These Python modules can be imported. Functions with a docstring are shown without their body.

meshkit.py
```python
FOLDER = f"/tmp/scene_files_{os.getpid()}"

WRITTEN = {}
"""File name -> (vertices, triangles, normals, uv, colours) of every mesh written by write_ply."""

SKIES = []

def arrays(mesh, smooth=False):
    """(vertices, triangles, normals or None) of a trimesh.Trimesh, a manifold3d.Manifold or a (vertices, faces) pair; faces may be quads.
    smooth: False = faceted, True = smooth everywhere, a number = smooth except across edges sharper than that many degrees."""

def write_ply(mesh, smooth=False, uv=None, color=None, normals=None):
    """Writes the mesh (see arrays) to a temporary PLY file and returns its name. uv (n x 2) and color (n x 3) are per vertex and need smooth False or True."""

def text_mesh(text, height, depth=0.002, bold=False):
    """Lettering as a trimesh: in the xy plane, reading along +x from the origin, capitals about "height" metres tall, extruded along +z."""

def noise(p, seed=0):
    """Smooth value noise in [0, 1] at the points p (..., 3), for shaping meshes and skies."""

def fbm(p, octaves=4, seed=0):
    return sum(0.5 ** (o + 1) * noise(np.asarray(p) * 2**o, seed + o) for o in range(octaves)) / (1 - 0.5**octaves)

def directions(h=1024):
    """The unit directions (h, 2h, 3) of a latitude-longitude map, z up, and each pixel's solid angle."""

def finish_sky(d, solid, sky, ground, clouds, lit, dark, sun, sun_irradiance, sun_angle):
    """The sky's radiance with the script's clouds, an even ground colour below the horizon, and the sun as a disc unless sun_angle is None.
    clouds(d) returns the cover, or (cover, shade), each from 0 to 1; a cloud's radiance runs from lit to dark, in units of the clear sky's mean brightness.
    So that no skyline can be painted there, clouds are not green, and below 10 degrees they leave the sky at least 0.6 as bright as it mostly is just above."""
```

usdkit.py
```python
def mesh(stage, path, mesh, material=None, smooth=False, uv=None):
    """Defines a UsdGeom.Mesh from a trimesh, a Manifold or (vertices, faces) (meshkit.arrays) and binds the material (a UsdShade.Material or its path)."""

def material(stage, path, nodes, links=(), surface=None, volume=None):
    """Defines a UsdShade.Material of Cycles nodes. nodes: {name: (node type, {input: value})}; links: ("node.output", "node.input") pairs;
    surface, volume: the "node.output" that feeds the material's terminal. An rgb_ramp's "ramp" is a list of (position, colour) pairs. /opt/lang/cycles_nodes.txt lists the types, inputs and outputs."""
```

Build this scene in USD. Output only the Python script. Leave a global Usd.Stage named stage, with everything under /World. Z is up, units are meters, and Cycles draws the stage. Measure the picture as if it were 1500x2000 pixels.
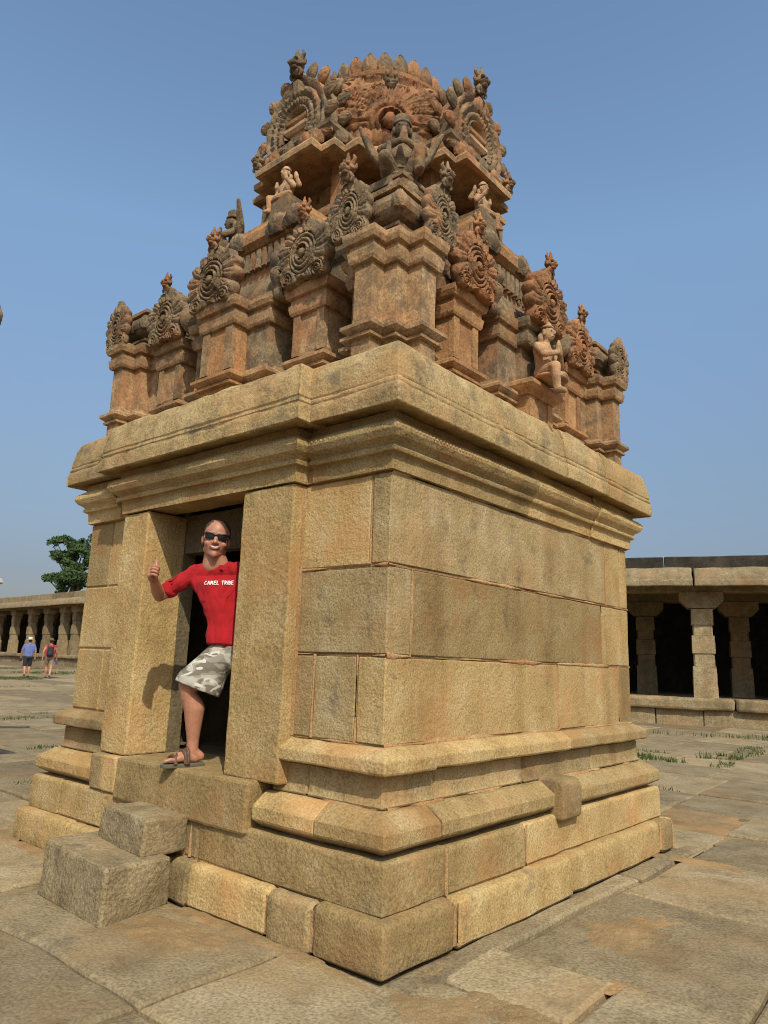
import math, random
import numpy as np, trimesh, usdkit, meshkit
import manifold3d as m3
from shapely.geometry import Polygon, box as sbox, Point
from shapely.ops import unary_union
from shapely import affinity
from pxr import Usd, UsdGeom, UsdLux, UsdShade, Gf, Sdf

random.seed(7)
rng = np.random.default_rng(11)
stage = Usd.Stage.CreateInMemory()
UsdGeom.SetStageUpAxis(stage, UsdGeom.Tokens.z)
UsdGeom.SetStageMetersPerUnit(stage, 1.0)
UsdGeom.Xform.Define(stage, '/World')
UsdGeom.Scope.Define(stage, '/World/Looks')

# ------------------------------------------------------------------ camera, sky, sun, exposure
EYE = np.array([2.74519, -3.28049, 1.5])
YAW, PITCH, ROLL = np.radians([-40.44395, 11.75499, 1.94665])
FPX = 1428.97                      # focal length in pixels of a 1500 px wide picture
EXPOSURE = 0.2
SUN_AZ, SUN_EL = math.radians(54.5), math.radians(47)
SUN = np.array([math.sin(SUN_AZ) * math.cos(SUN_EL), -math.cos(SUN_AZ) * math.cos(SUN_EL), math.sin(SUN_EL)])
SUN_INT, SKY_STR = 0.92, 0.15

fwd = np.array([math.sin(YAW) * math.cos(PITCH), math.cos(YAW) * math.cos(PITCH), math.sin(PITCH)])
rgt = np.array([math.cos(YAW), -math.sin(YAW), 0])
upv = np.cross(rgt, fwd)
R2 = rgt * math.cos(ROLL) + upv * math.sin(ROLL)
U2 = -rgt * math.sin(ROLL) + upv * math.cos(ROLL)
cam = UsdGeom.Camera.Define(stage, '/World/camera')
m = Gf.Matrix4d(*R2, 0, *U2, 0, *(-fwd), 0, *EYE, 1)
cam.AddTransformOp().Set(m)
cam.CreateHorizontalApertureAttr(36.0)
cam.CreateFocalLengthAttr(FPX / 1500 * 36)
cam.CreateFStopAttr(0.0)
cam.CreateExposureAttr(EXPOSURE)

dome = UsdLux.DomeLight.Define(stage, '/World/sky')
skym = usdkit.material(stage, '/World/Looks/sky', {
    's': ('sky_texture', dict(sky_type='single_scattering', sun_disc=False, sun_elevation=SUN_EL,
                              sun_rotation=math.atan2(SUN[0], SUN[1]), air_density=1.0, aerosol_density=2.2, ozone_density=1.5, altitude=300.0)),
    't': ('texture_coordinate', {}), 'x': ('separate_xyz', {}),
    'r': ('rgb_ramp', {'ramp': [(0, (.40, .36, .37)), (.10, (.46, .42, .43)), (.22, (.70, .67, .63)), (.36, (.96, .96, .91)), (.52, (1.22, 1.30, 1.22)), (.75, (1.10, 1.20, 1.18)), (1, (1, 1.1, 1.1))]}),   # dusty air low in the sky, the same all round
    'm': ('mix', dict(mix_type='multiply', fac=1.0)),
    'b': ('background_shader', dict(strength=SKY_STR))},
    [('t.generated', 'x.vector'), ('x.z', 'r.fac'), ('s.color', 'm.color1'), ('r.color', 'm.color2'), ('m.color', 'b.color')], surface='b.background')
UsdShade.MaterialBindingAPI.Apply(dome.GetPrim()).Bind(skym)
dome.GetPrim().SetCustomDataByKey('kind', 'structure')
sun = UsdLux.DistantLight.Define(stage, '/World/sun')
sun.CreateIntensityAttr(SUN_INT); sun.CreateAngleAttr(0.53); sun.CreateNormalizeAttr(True)
sun.CreateColorAttr(Gf.Vec3f(1.0, 0.93, 0.80))
zc = SUN / np.linalg.norm(SUN); xc = np.cross([0, 0, 1.0], zc); xc /= np.linalg.norm(xc); yc = np.cross(zc, xc)
sun.AddTransformOp().Set(Gf.Matrix4d(*xc, 0, *yc, 0, *zc, 0, 0, 0, 30, 1))

# ------------------------------------------------------------------ helpers
W, D = 3.531, 3.555
CTR = np.array([-W / 2, D / 2])
used = {}
def numbered(path):
    if path not in used:
        used[path] = 0
        return path
    used[path] += 1
    return f'{path}_{used[path]:03d}'
def tag(prim, label=None, cat=None, group=None, kind=None):
    for k, v in (('label', label), ('category', cat), ('group', group), ('kind', kind)):
        if v: prim.SetCustomDataByKey(k, v)
    return prim
def thing(name, label=None, cat=None, group=None, kind=None, loc=None, rotz=0.0):
    p = numbered('/World/' + name)
    x = UsdGeom.Xform.Define(stage, p)
    if loc is not None:
        x.AddTranslateOp().Set(Gf.Vec3d(*map(float, loc)))
        if rotz: x.AddRotateZOp().Set(math.degrees(rotz))
    return tag(x.GetPrim(), label, cat, group, kind)
def obj(name, mesh, mat, parent=None, smooth=False, **kw):
    base = str(parent.GetPath()) if parent else '/World'
    p = numbered(base + '/' + name)
    return tag(usdkit.mesh(stage, p, mesh, MAT[mat], smooth=smooth).GetPrim(), **kw)
MAT = {}
def T(v, f): return trimesh.Trimesh(np.asarray(v, float), np.asarray(f, int), process=False)
def cat(*ms):
    ms = [a for a in ms if a is not None]
    return trimesh.util.concatenate(ms) if len(ms) > 1 else ms[0]
def bx(x0, x1, y0, y1, z0, z1):
    b = trimesh.creation.box([abs(x1 - x0), abs(y1 - y0), abs(z1 - z0)])
    b.apply_translation([(x0 + x1) / 2, (y0 + y1) / 2, (z0 + z1) / 2]); return b
def fbm(p, s, o=4, seed=0): return meshkit.fbm(np.asarray(p) * s, o, seed) - .5
def rough(mesh, edge, amp, sc, seed=0, amp2=0.0):
    """Subdivide to edges of at most EDGE and push the surface in and out with noise."""
    mesh = trimesh.Trimesh(mesh.vertices, mesh.faces, process=True)
    v, f = trimesh.remesh.subdivide_to_size(mesh.vertices, mesh.faces, edge, max_iter=12)
    mesh = trimesh.Trimesh(v, f, process=True)
    n = mesh.vertex_normals; p = mesh.vertices
    d = amp * 2 * fbm(p + seed * 3.1, sc, 3, seed)
    if amp2: d = d + amp2 * 2 * fbm(p + seed, sc * .25, 2, seed + 9)
    return T(p + n * d[:, None], mesh.faces)
def fixed(mesh):
    if mesh.volume < 0: mesh.invert()
    return mesh
def ringoff(r):
    r = np.asarray(r, float)
    e = np.roll(r, -1, 0) - r; e /= np.linalg.norm(e, axis=1)[:, None]
    n = np.stack([e[:, 1], -e[:, 0]], 1); q = np.roll(n, 1, 0)
    return (n + q) / np.maximum(1 + (n * q).sum(1), .25)[:, None]
def ccw(r):
    r = np.asarray(r, float)
    a = (r[:, 0] * np.roll(r[:, 1], -1) - np.roll(r[:, 0], -1) * r[:, 1]).sum()
    return r if a > 0 else r[::-1]
def tri2(r):
    v, f = trimesh.creation.triangulate_polygon(Polygon(r), engine='earcut')
    return v, f
def ear(r):
    import mapbox_earcut as me
    r = np.asarray(r, float)
    return me.triangulate_float64(r, np.array([len(r)], np.uint32)).reshape(-1, 3).astype(int)
def mould(ring, prof, cap0=True, cap1=True):
    """A moulding: the plan RING (counter-clockwise) lofted through PROF = (offset, z) from the bottom up."""
    r = ccw(np.asarray(ring)[:, :2]); mo = ringoff(r); n = len(r)
    v = np.vstack([np.column_stack([r + mo * o, np.full(n, z)]) for o, z in prof])
    f = []
    for k in range(len(prof) - 1):
        a = np.arange(n) + k * n; b = np.roll(np.arange(n), -1) + k * n
        f += [np.column_stack([a, b, b + n]), np.column_stack([a, b + n, a + n])]
    t = ear(r)
    ar = ((r[t[:, 1]] - r[t[:, 0]])[:, 0] * (r[t[:, 2]] - r[t[:, 0]])[:, 1] - (r[t[:, 1]] - r[t[:, 0]])[:, 1] * (r[t[:, 2]] - r[t[:, 0]])[:, 0])
    t[ar < 0] = t[ar < 0][:, ::-1]
    if cap0: f.append(t[:, ::-1])
    if cap1: f.append(t + (len(prof) - 1) * n)
    return T(v, np.vstack(f))
def ring_of(poly): return np.array(poly.exterior.coords)[:-1]
def chamfer(loop, c):
    out = []; n = len(loop)
    for i in range(n):
        p, a, b = (np.array(loop[k % n], float) for k in (i, i - 1, i + 1))
        da, db = np.linalg.norm(a - p), np.linalg.norm(b - p)
        cc = min(c, .3 * da, .3 * db)
        out += [p + (a - p) / da * cc, p + (b - p) / db * cc]
    return np.array(out)
def dens(loop, step):
    out = []; n = len(loop)
    for i in range(n):
        a, b = loop[i], loop[(i + 1) % n]; k = max(1, int(np.linalg.norm(b - a) / step + .5))
        out += [a + (b - a) * j / k for j in range(k)]
    return np.array(out)
def piece(prof, tmap, length, step=.07, ch=.012, amp=.004, sc=9, seed=0, amp2=.004):
    """One dressed stone: closed profile (o, z) swept along tmap(t, o), t from 0 to 1, arrises chamfered and worn."""
    lp = dens(chamfer(ccw(np.array(prof, float)), ch), step * 1.3)
    off = ringoff(lp); n = len(lp)
    k = max(2, int(length / step + .5)); e = min(.25, ch / length)
    ts = np.concatenate([[0, e], np.linspace(e, 1 - e, k + 1)[1:-1], [1 - e, 1]])
    if hasattr(tmap, 'k'): ts = np.sort(np.concatenate([ts[np.abs(ts - tmap.k) > .02 / length], [tmap.k - .006 / length, tmap.k + .006 / length]]))
    rings = []
    for i, t in enumerate(ts):
        q = lp - off * ch * .9 if i in (0, len(ts) - 1) else lp
        x = np.array([tmap(t, o) for o, z in q]); rings.append(np.column_stack([x, q[:, 1]]))
    v = np.vstack(rings); f = []
    for j in range(len(ts) - 1):
        a = np.arange(n) + j * n; b = np.roll(np.arange(n), -1) + j * n
        f += [np.column_stack([a, b, b + n]), np.column_stack([a, b + n, a + n])]
    t = ear(lp); f += [t, t + (len(ts) - 1) * n]
    mesh = T(v, np.vstack(f))
    trimesh.repair.fix_normals(mesh)
    fixed(mesh)
    nn = mesh.vertex_normals
    d = amp * 2 * fbm(v + seed * 1.7, sc, 3, seed) + amp2 * 2 * fbm(v + seed, 2.3, 2, seed + 5)
    return T(v + nn * d[:, None], mesh.faces)
# the two seen faces of the shrine: s runs from the near corner along the wall, o outwards
def front(s0, s1, m0=0, m1=0): return lambda t, o: (-((s0 - m0 * o) + ((s1 + m1 * o) - (s0 - m0 * o)) * t), -o)
def right(s0, s1, m0=0, m1=0): return lambda t, o: (o, (s0 - m0 * o) + ((s1 + m1 * o) - (s0 - m0 * o)) * t)
def corner(a, b):
    k = a / (a + b)
    def g(t, o):
        if t < k: return (-a + t / k * (a + o), -o)
        return (o, -o + (t - k) / (1 - k) * (b + o))
    g.k = k
    return g
def put(mesh, face, s=0, o=0, z=0, sc=1.0, turn=0.0):
    """Local (s, o, z) mesh onto a face: 'f' front, 'r' right, 'l' left, 'b' back."""
    v = np.array(mesh.vertices) * sc
    if turn:
        c, q = math.cos(turn), math.sin(turn); v = np.column_stack([v[:, 0] * c - v[:, 1] * q, v[:, 0] * q + v[:, 1] * c, v[:, 2]])
    v = v + [s, o, z]
    if face == 'f': w = np.column_stack([-v[:, 0], -v[:, 1], v[:, 2]])
    elif face == 'r': w = np.column_stack([v[:, 1], v[:, 0], v[:, 2]])
    elif face == 'l': w = np.column_stack([-W - v[:, 1], v[:, 0], v[:, 2]])
    else: w = np.column_stack([-v[:, 0], D + v[:, 1], v[:, 2]])
    mm = T(w, mesh.faces.copy())
    if face in ('r', 'b'): mm.faces = mm.faces[:, ::-1]
    return mm
def hull(pts_r, seg=14):
    return m3.Manifold.batch_hull([m3.Manifold.sphere(r, seg).translate([float(x) for x in p]) for p, r in pts_r])
def chain(js, seg=14): return [hull([js[i], js[i + 1]], seg) for i in range(len(js) - 1)]
def blob(parts, edge, it=6, lam=.5):
    mm = m3.Manifold.batch_boolean(parts, m3.OpType.Add).refine_to_length(edge).to_mesh()
    t = trimesh.Trimesh(mm.vert_properties[:, :3], mm.tri_verts, process=True)
    trimesh.smoothing.filter_taubin(t, lamb=lam, nu=lam + .03, iterations=it)
    return t
def ell(c, r, seg=16, rot=None):
    s = m3.Manifold.sphere(1.0, seg).scale([float(a) for a in r])
    if rot is not None: s = s.rotate([float(a) for a in rot])
    return s.translate([float(a) for a in c])
def hterr(x, y):
    r = np.hypot(np.asarray(x) - EYE[0], np.asarray(y) - EYE[1]) - 8
    return .014 * np.where(r > 1, r, np.where(r < -1, 0, (r + 1) ** 2 / 4))

# ------------------------------------------------------------------ materials
def M(name, nodes, links, surface='p.BSDF'):
    MAT[name] = usdkit.material(stage, '/World/Looks/' + name, nodes, links, surface=surface)
def ramp(*st): return ('rgb_ramp', {'ramp': list(st)})
def stone(name, a, b, c, stain, stain_amt=.5, grain=70.0, bump=.5, rnd=.32, dark=(.07, .06, .045), dark_at=.66, big=1.7):
    """Granite: two mottled tones, fine light and dark grains, rusty stains, lichen patches; every block a little different."""
    N = {'g': ('geometry', {}), 'o': ('object_info', {}),
         'n1': ('noise_texture', dict(scale=big * 2.2, detail=6.0, roughness=.62)),
         'n2': ('noise_texture', dict(scale=grain, detail=2.0, roughness=.6)),
         'n3': ('noise_texture', dict(scale=big, detail=5.0, roughness=.6)),
         'n4': ('noise_texture', dict(scale=big * 3.1, detail=7.0, roughness=.7)),
         'n5': ('noise_texture', dict(scale=grain * .33, detail=3.0, roughness=.6)),
         'off': ('vector_math', dict(math_type='multiply_add', vector2=(7.0, 3.0, 5.0))),
         'r1': ramp((.3, a), (.5, b), (.7, c)),
         'r2': ramp((.30, (.58, .57, .55)), (.5, (1, 1, 1)), (.68, (1.32, 1.32, 1.3))),
         'r3': ramp((.50, (0, 0, 0)), (.64, (1, 1, 1))), 'r4': ramp((dark_at - .1, (0, 0, 0)), (dark_at + .06, (1, 1, 1))),
         'x1': ('mix', dict(mix_type='multiply', fac=.85)), 'sa': ('math', dict(math_type='multiply', value2=stain_amt)),
         'x2': ('mix', dict(mix_type='mix', color2=stain)), 'da': ('math', dict(math_type='multiply', value2=.62)),
         'x3': ('mix', dict(mix_type='mix', color2=dark)),
         'rv': ramp((0, (1 - rnd,) * 3), (1, (1 + rnd * .6,) * 3)), 'x4': ('mix', dict(mix_type='multiply', fac=1.0)),
         'b1': ('bump', dict(strength=bump, distance=.006)), 'b2': ('bump', dict(strength=bump, distance=.02)),
         'mp': ('mapping', dict(scale=(3.2, 3.2, .4))), 'n6': ('noise_texture', dict(scale=1.0, detail=5.0, roughness=.6)), 'r6': ramp((.46, (1, 1, 1)), (.70, (.58, .53, .46))), 'x5': ('mix', dict(mix_type='multiply', fac=.55)),
         'p': ('principled_bsdf', dict(roughness=.92, specular_ior_level=.25))}
    L = [('g.position', 'n2.vector'), ('g.position', 'n5.vector'), ('o.random', 'off.vector1'), ('g.position', 'off.vector3'),
         ('off.vector', 'n1.vector'), ('off.vector', 'n3.vector'), ('off.vector', 'n4.vector'),
         ('n1.fac', 'r1.fac'), ('n2.fac', 'r2.fac'), ('r1.color', 'x1.color1'), ('r2.color', 'x1.color2'),
         ('n3.fac', 'r3.fac'), ('r3.color', 'sa.value1'), ('sa.value', 'x2.fac'), ('x1.color', 'x2.color1'),
         ('n4.fac', 'r4.fac'), ('r4.color', 'da.value1'), ('da.value', 'x3.fac'), ('x2.color', 'x3.color1'),
         ('o.random', 'rv.fac'), ('x3.color', 'x4.color1'), ('rv.color', 'x4.color2'), ('g.position', 'mp.vector'), ('mp.vector', 'n6.vector'), ('n6.fac', 'r6.fac'), ('x4.color', 'x5.color1'), ('r6.color', 'x5.color2'), ('x5.color', 'p.base_color'),
         ('n2.fac', 'b1.height'), ('n5.fac', 'b2.height'), ('b2.normal', 'b1.normal'), ('b1.normal', 'p.normal')]
    M(name, N, L)
stone('granite', (.305, .208, .084), (.385, .266, .110), (.44, .327, .163), (.41, .205, .075), .5, grain=75, dark_at=.70)
stone('granite_grey', (.235, .165, .073), (.292, .210, .096), (.35, .270, .146), (.38, .20, .08), .35, grain=75)
stone('granite_red', (.29, .195, .078), (.35, .24, .097), (.40, .30, .145), (.38, .19, .07), .6, grain=75)
stone('granite_step', (.185, .140, .073), (.245, .188, .10), (.32, .255, .15), (.32, .20, .09), .3, grain=60, bump=.8, rnd=.1)
stone('paving', (.205, .156, .083), (.252, .194, .106), (.295, .234, .138), (.30, .185, .08), .4, grain=55, rnd=.3, big=1.1)
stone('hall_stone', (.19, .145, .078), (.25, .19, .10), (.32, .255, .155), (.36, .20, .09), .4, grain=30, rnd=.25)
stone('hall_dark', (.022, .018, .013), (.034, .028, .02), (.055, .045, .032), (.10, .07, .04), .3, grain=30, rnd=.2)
stone('mortar', (.30, .165, .068), (.36, .215, .095), (.40, .275, .15), (.36, .145, .05), .5, grain=90, rnd=.1, dark_at=.8)
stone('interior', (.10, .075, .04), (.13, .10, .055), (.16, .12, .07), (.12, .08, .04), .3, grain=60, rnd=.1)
stone('sand', (.215, .140, .062), (.24, .16, .073), (.265, .185, .09), (.40, .22, .09), .5, grain=160, bump=.25, rnd=.05, dark_at=.85)
stone('earth', (.13, .095, .052), (.16, .12, .066), (.19, .145, .085), (.28, .16, .07), .5, grain=40, rnd=.05)
def stucco(name, a, b, lichen, lich_at, fine=60.0, bump=.35, rnd=.2, red=(.36, .14, .055)):
    stone(name, a, b, tuple(min(1, x * 1.25) for x in b), red, .5, grain=fine, bump=bump, rnd=rnd, dark=lichen, dark_at=lich_at, big=2.6)
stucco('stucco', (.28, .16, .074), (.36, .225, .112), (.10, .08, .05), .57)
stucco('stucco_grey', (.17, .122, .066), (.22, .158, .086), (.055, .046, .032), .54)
stucco('stucco_orange', (.31, .15, .06), (.38, .21, .09), (.13, .10, .06), .61)
stucco('stucco_neck_shade', (.21, .098, .042), (.27, .135, .06), (.07, .05, .03), .58)  # red-brown neck stucco, with the deep shade below the tower eave painted in
stucco('carved', (.165, .112, .06), (.23, .16, .088), (.05, .041, .03), .53, fine=90, bump=.5)
stucco('carved_red', (.22, .10, .043), (.295, .145, .064), (.06, .046, .03), .555, fine=90, bump=.5)
stucco('statue_pale', (.29, .165, .082), (.38, .24, .132), (.11, .085, .055), .60, fine=90, bump=.3)
def plain(name, col, rough=.6, var=.0, sc=30.0, bump=0.0, **kw):
    N = {'g': ('geometry', {}), 'n': ('noise_texture', dict(scale=sc, detail=4.0)),
         'r': ramp((.3, tuple(c * (1 - var) for c in col)), (.7, tuple(min(1, c * (1 + var)) for c in col))),
         'b': ('bump', dict(strength=bump, distance=.01)), 'p': ('principled_bsdf', dict(roughness=rough, **kw))}
    L = [('g.position', 'n.vector'), ('n.fac', 'r.fac'), ('r.color', 'p.base_color')]
    if bump: L += [('n.fac', 'b.height'), ('b.normal', 'p.normal')]
    M(name, N, L)
plain('skin', (.37, .165, .095), .5, .12, 40, .05, subsurface_weight=.0)
plain('shirt_red', (.31, .002, .005), .95, .12, 14, .15)
plain('white_print', (.8, .8, .8), .7)
plain('sandal_leather', (.085, .04, .02), .6, .25, 60, .2)
plain('sandal_sole', (.10, .085, .06), .8, .2, 50, .1)
plain('lens', (.006, .006, .007), .25, specular_ior_level=.3)
plain('frame_black', (.012, .01, .01), .3)
plain('hair', (.045, .032, .024), .7, .5, 300, .3)
plain('teeth', (.62, .57, .48), .4)
plain('lips', (.33, .10, .075), .5)
plain('shirt_blue', (.10, .14, .32), .85, .2, 6)
plain('black_cloth', (.012, .012, .014), .8, .2, 10)
plain('pale_hat', (.72, .66, .50), .8, .05, 20)
plain('brown_hat', (.12, .06, .035), .85, .1, 20)
plain('red_cloth', (.35, .03, .03), .85, .2, 8)
plain('khaki_cloth', (.20, .17, .11), .85, .2, 8)
plain('dark_shoe', (.03, .025, .022), .7)
plain('bottle_blue', (.05, .06, .14), .4)
plain('bark', (.10, .07, .045), .95, .3, 12, .6)
plain('white_stone', (.50, .46, .38), .9, .2, 9, .2)
N = {'t': ('texture_coordinate', {}), 'g': ('geometry', {}), 'v': ('noise_texture', dict(scale=9.0, detail=1.5, distortion=.7)), 'v2': ('noise_texture', dict(scale=12.0, detail=1.0, distortion=.7)),
     'r': ('rgb_ramp', {'ramp': [(0, (.14, .12, .085)), (.42, (.24, .215, .165)), (.52, (.36, .335, .27)), (.62, (.36, .335, .27))], 'interpolate': False}),
     'r2': ('rgb_ramp', {'ramp': [(0, (0, 0, 0)), (.60, (1, 1, 1))], 'interpolate': False}), 'x': ('mix', dict(mix_type='mix', color2=(.48, .45, .38))),
     'p': ('principled_bsdf', dict(roughness=.9))}
N['mp'] = ('mapping', dict(scale=(1.0, 1.0, 2.0)))
M('camouflage', N, [('g.position', 'mp.vector'), ('mp.vector', 'v.vector'), ('mp.vector', 'v2.vector'), ('v.fac', 'r.fac'), ('v2.fac', 'r2.fac'), ('r.color', 'x.color1'), ('r2.color', 'x.fac'), ('x.color', 'p.base_color')])
def leafm(name, a, b, c):
    N = {'g': ('geometry', {}), 'r': ramp((0, a), (.5, b), (1, c)), 'd': ('diffuse_bsdf', {}), 't': ('translucent_bsdf', {}), 'm': ('mix_closure', dict(fac=.4))}
    M(name, N, [('g.random_per_island', 'r.fac'), ('r.color', 'd.color'), ('r.color', 't.color'), ('d.BSDF', 'm.closure1'), ('t.BSDF', 'm.closure2')], 'm.closure')
leafm('leaves', (.09, .14, .055), (.17, .24, .10), (.27, .33, .15))
leafm('grass', (.085, .115, .03), (.14, .165, .05), (.22, .20, .085))
stone('granite_lichen', (.27, .19, .083), (.345, .245, .11), (.41, .31, .16), (.38, .20, .075), .4, grain=75, dark=(.095, .08, .055), dark_at=.60, rnd=.15)

def rayto(px, py):
    return fwd + R2 * (px - 750) / FPX - U2 * (py - 1000) / FPX

# ------------------------------------------------------------------ ground sheet (slabs lie on it further down)
def grid_ground():
    xs = np.concatenate([np.linspace(-400, -60, 12), np.linspace(-50, 30, 54), np.linspace(60, 300, 8)])
    ys = np.concatenate([np.linspace(-300, -40, 8), np.linspace(-30, 60, 61), np.linspace(80, 400, 10)])
    X, Y = np.meshgrid(xs, ys); Z = hterr(X, Y) - .035
    far = np.maximum(0, np.hypot(X, Y) - 75); Z = Z - .02 * far
    v = np.column_stack([X.ravel(), Y.ravel(), Z.ravel()]); nx = len(xs)
    i = np.arange(len(ys) - 1)[:, None] * nx + np.arange(nx - 1)[None]; i = i.ravel()
    return T(v, np.vstack([np.column_stack([i, i + 1, i + nx + 1]), np.column_stack([i, i + nx + 1, i + nx])]))
obj('ground', grid_ground(), 'earth', smooth=True, kind='structure', label='bare brown earth under and around the courtyard paving')

# ------------------------------------------------------------------ the shrine: lower, granite part
SH = thing('stone_shrine', 'small two storey temple of golden granite blocks with carved orange brick tower', 'shrine')
sd = [0]
def st(name, prof, tmap, length, mat='granite', **kw):
    sd[0] += 1
    args = dict(step=.06, ch=.012, amp=.004, sc=9, amp2=.004)
    lab = kw.pop('label', None); sm = kw.pop('smooth', 38); jit = kw.pop('jit', .003); args.update(kw)
    jo, jz = rng.uniform(-jit, jit), rng.uniform(-jit, jit) * .6; prof = [(o + (jo if o > 0 else 0), z + jz) for o, z in prof]
    return obj(name, piece(prof, tmap, length, seed=sd[0], **args), mat, SH, smooth=sm, label=lab)
def left(s0, s1): return lambda t, o: (-W - o, (s1 + o) + ((s0 - o) - (s1 + o)) * t)
def back(s0, s1): return lambda t, o: (-((s1 + o) + ((s0 - o) - (s1 + o)) * t), D + o)
G = .0045
def course(name, prof, fr, co, ri, mats, **kw):
    """FR, RI: lists of (s0, s1) on the front and the right face; CO = (a, b) of the corner stone."""
    mi = iter(mats)
    if co: st(name, prof, corner(co[0] - G, co[1] - G), co[0] + co[1], next(mi), **kw)
    for a, b in fr:
        e = b > W - .01
        st(name, prof, front(a + G, b if e else b - G, 0, 1 if e else 0), b - a, next(mi), **kw)
    for a, b in ri:
        e = b > D - .01
        st(name, prof, right(a + G, b if e else b - G, 0, 1 if e else 0), b - a, next(mi), **kw)
    for g_, l_ in ((left, D), (back, W)):
        st(name, prof, g_(0, l_), l_, 'granite', step=.3)
A = [(-.05, -.02), (.262, -.02), (.258, .19), (.238, .236), (-.05, .237)]
course('plinth_stone', A, [(.26, .61), (.61, 1.36), (1.36, 2.2), (2.2, 2.92), (2.92, W)], (.26, .38), [(.38, 1.79), (1.79, 3.47), (3.47, D)],
       ['granite', 'granite_grey', 'granite', 'granite_grey', 'granite', 'granite', 'granite_red', 'granite_red', 'granite_red'], ch=.022, jit=.008, amp=.010, sc=5, amp2=.012)
B = [(-.05, .241), (.180, .241), (.178, .475), (.165, .500), (-.05, .502)]
course('plinth_stone', B, [(1.38, 1.52), (1.52, 3.22), (3.22, W)], (1.38, .38), [(.38, 1.28), (1.28, D)],
       ['granite', 'granite_grey', 'granite', 'granite', 'granite', 'granite'], ch=.012, jit=.006, amp=.007, sc=7, amp2=.008)
TO = [(-.05, .507), (.085, .507), (.180, .560), (.179, .642), (.07, .716), (-.05, .718)]
course('moulding_stone', TO, [(.34, .885), (2.77, W)], (.34, .33), [(.33, 1.70), (2.02, D)], ['granite'] * 5, ch=.008, smooth=24, jit=.007, amp=.005, sc=7, amp2=.009)
SP = [(-.05, .505), (.09, .505), (.12, .455), (.235, .47), (.24, .70), (.20, .738), (-.05, .738)]
st('waterspout_block', SP, right(1.71, 2.01), .3, 'granite_grey', ch=.02, amp=.007, label='square block projecting from the moulding of the right side')
KA = [(-.05, .722), (.050, .722), (.030, .760), (.028, .903), (-.05, .904)]
course('recess_stone', KA, [(.55, .86), (2.80, W)], (.55, .45), [(.45, 1.5), (1.5, 2.6), (2.6, D)], ['granite_grey'] * 6)
SL = [(-.05, .908), (.092, .908), (.108, .918), (.109, .982), (.095, .996), (.02, 1.040), (-.05, 1.042)]
course('moulding_stone', SL, [(2.82, W)], (.862, .37), [(.37, 2.12), (2.12, D)], ['granite', 'granite_grey', 'granite', 'granite'], ch=.007, smooth=24, jit=.006, amp=.005, amp2=.008)
def wl(z0, z1): return [(-.12, z0), (0, z0), (0, z1), (-.12, z1)]
c1, c2, c3 = wl(1.047, 1.545), wl(1.553, 2.076), wl(2.084, 2.650)
course('wall_stone', c1, [(.22, .58), (.58, .86), (2.80, 3.1), (3.1, W)], (.22, 2.12), [(2.12, 3.29), (3.29, D)],
       ['granite', 'granite_grey', 'granite_grey', 'granite', 'granite', 'granite', 'granite'], step=.09, amp=.003)
course('wall_stone', c2, [(2.80, W)], (.85, .23), [(.23, 2.96), (2.96, D)], ['granite_grey', 'granite', 'granite_red', 'granite'], step=.09, amp=.003)
course('wall_stone', c3, [(.15, .85), (2.80, 3.15), (3.15, W)], (.15, 3.06), [(3.06, 3.39), (3.39, D)],
       ['granite_grey', 'granite', 'granite', 'granite', 'granite', 'granite'], step=.09, amp=.003)
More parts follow.
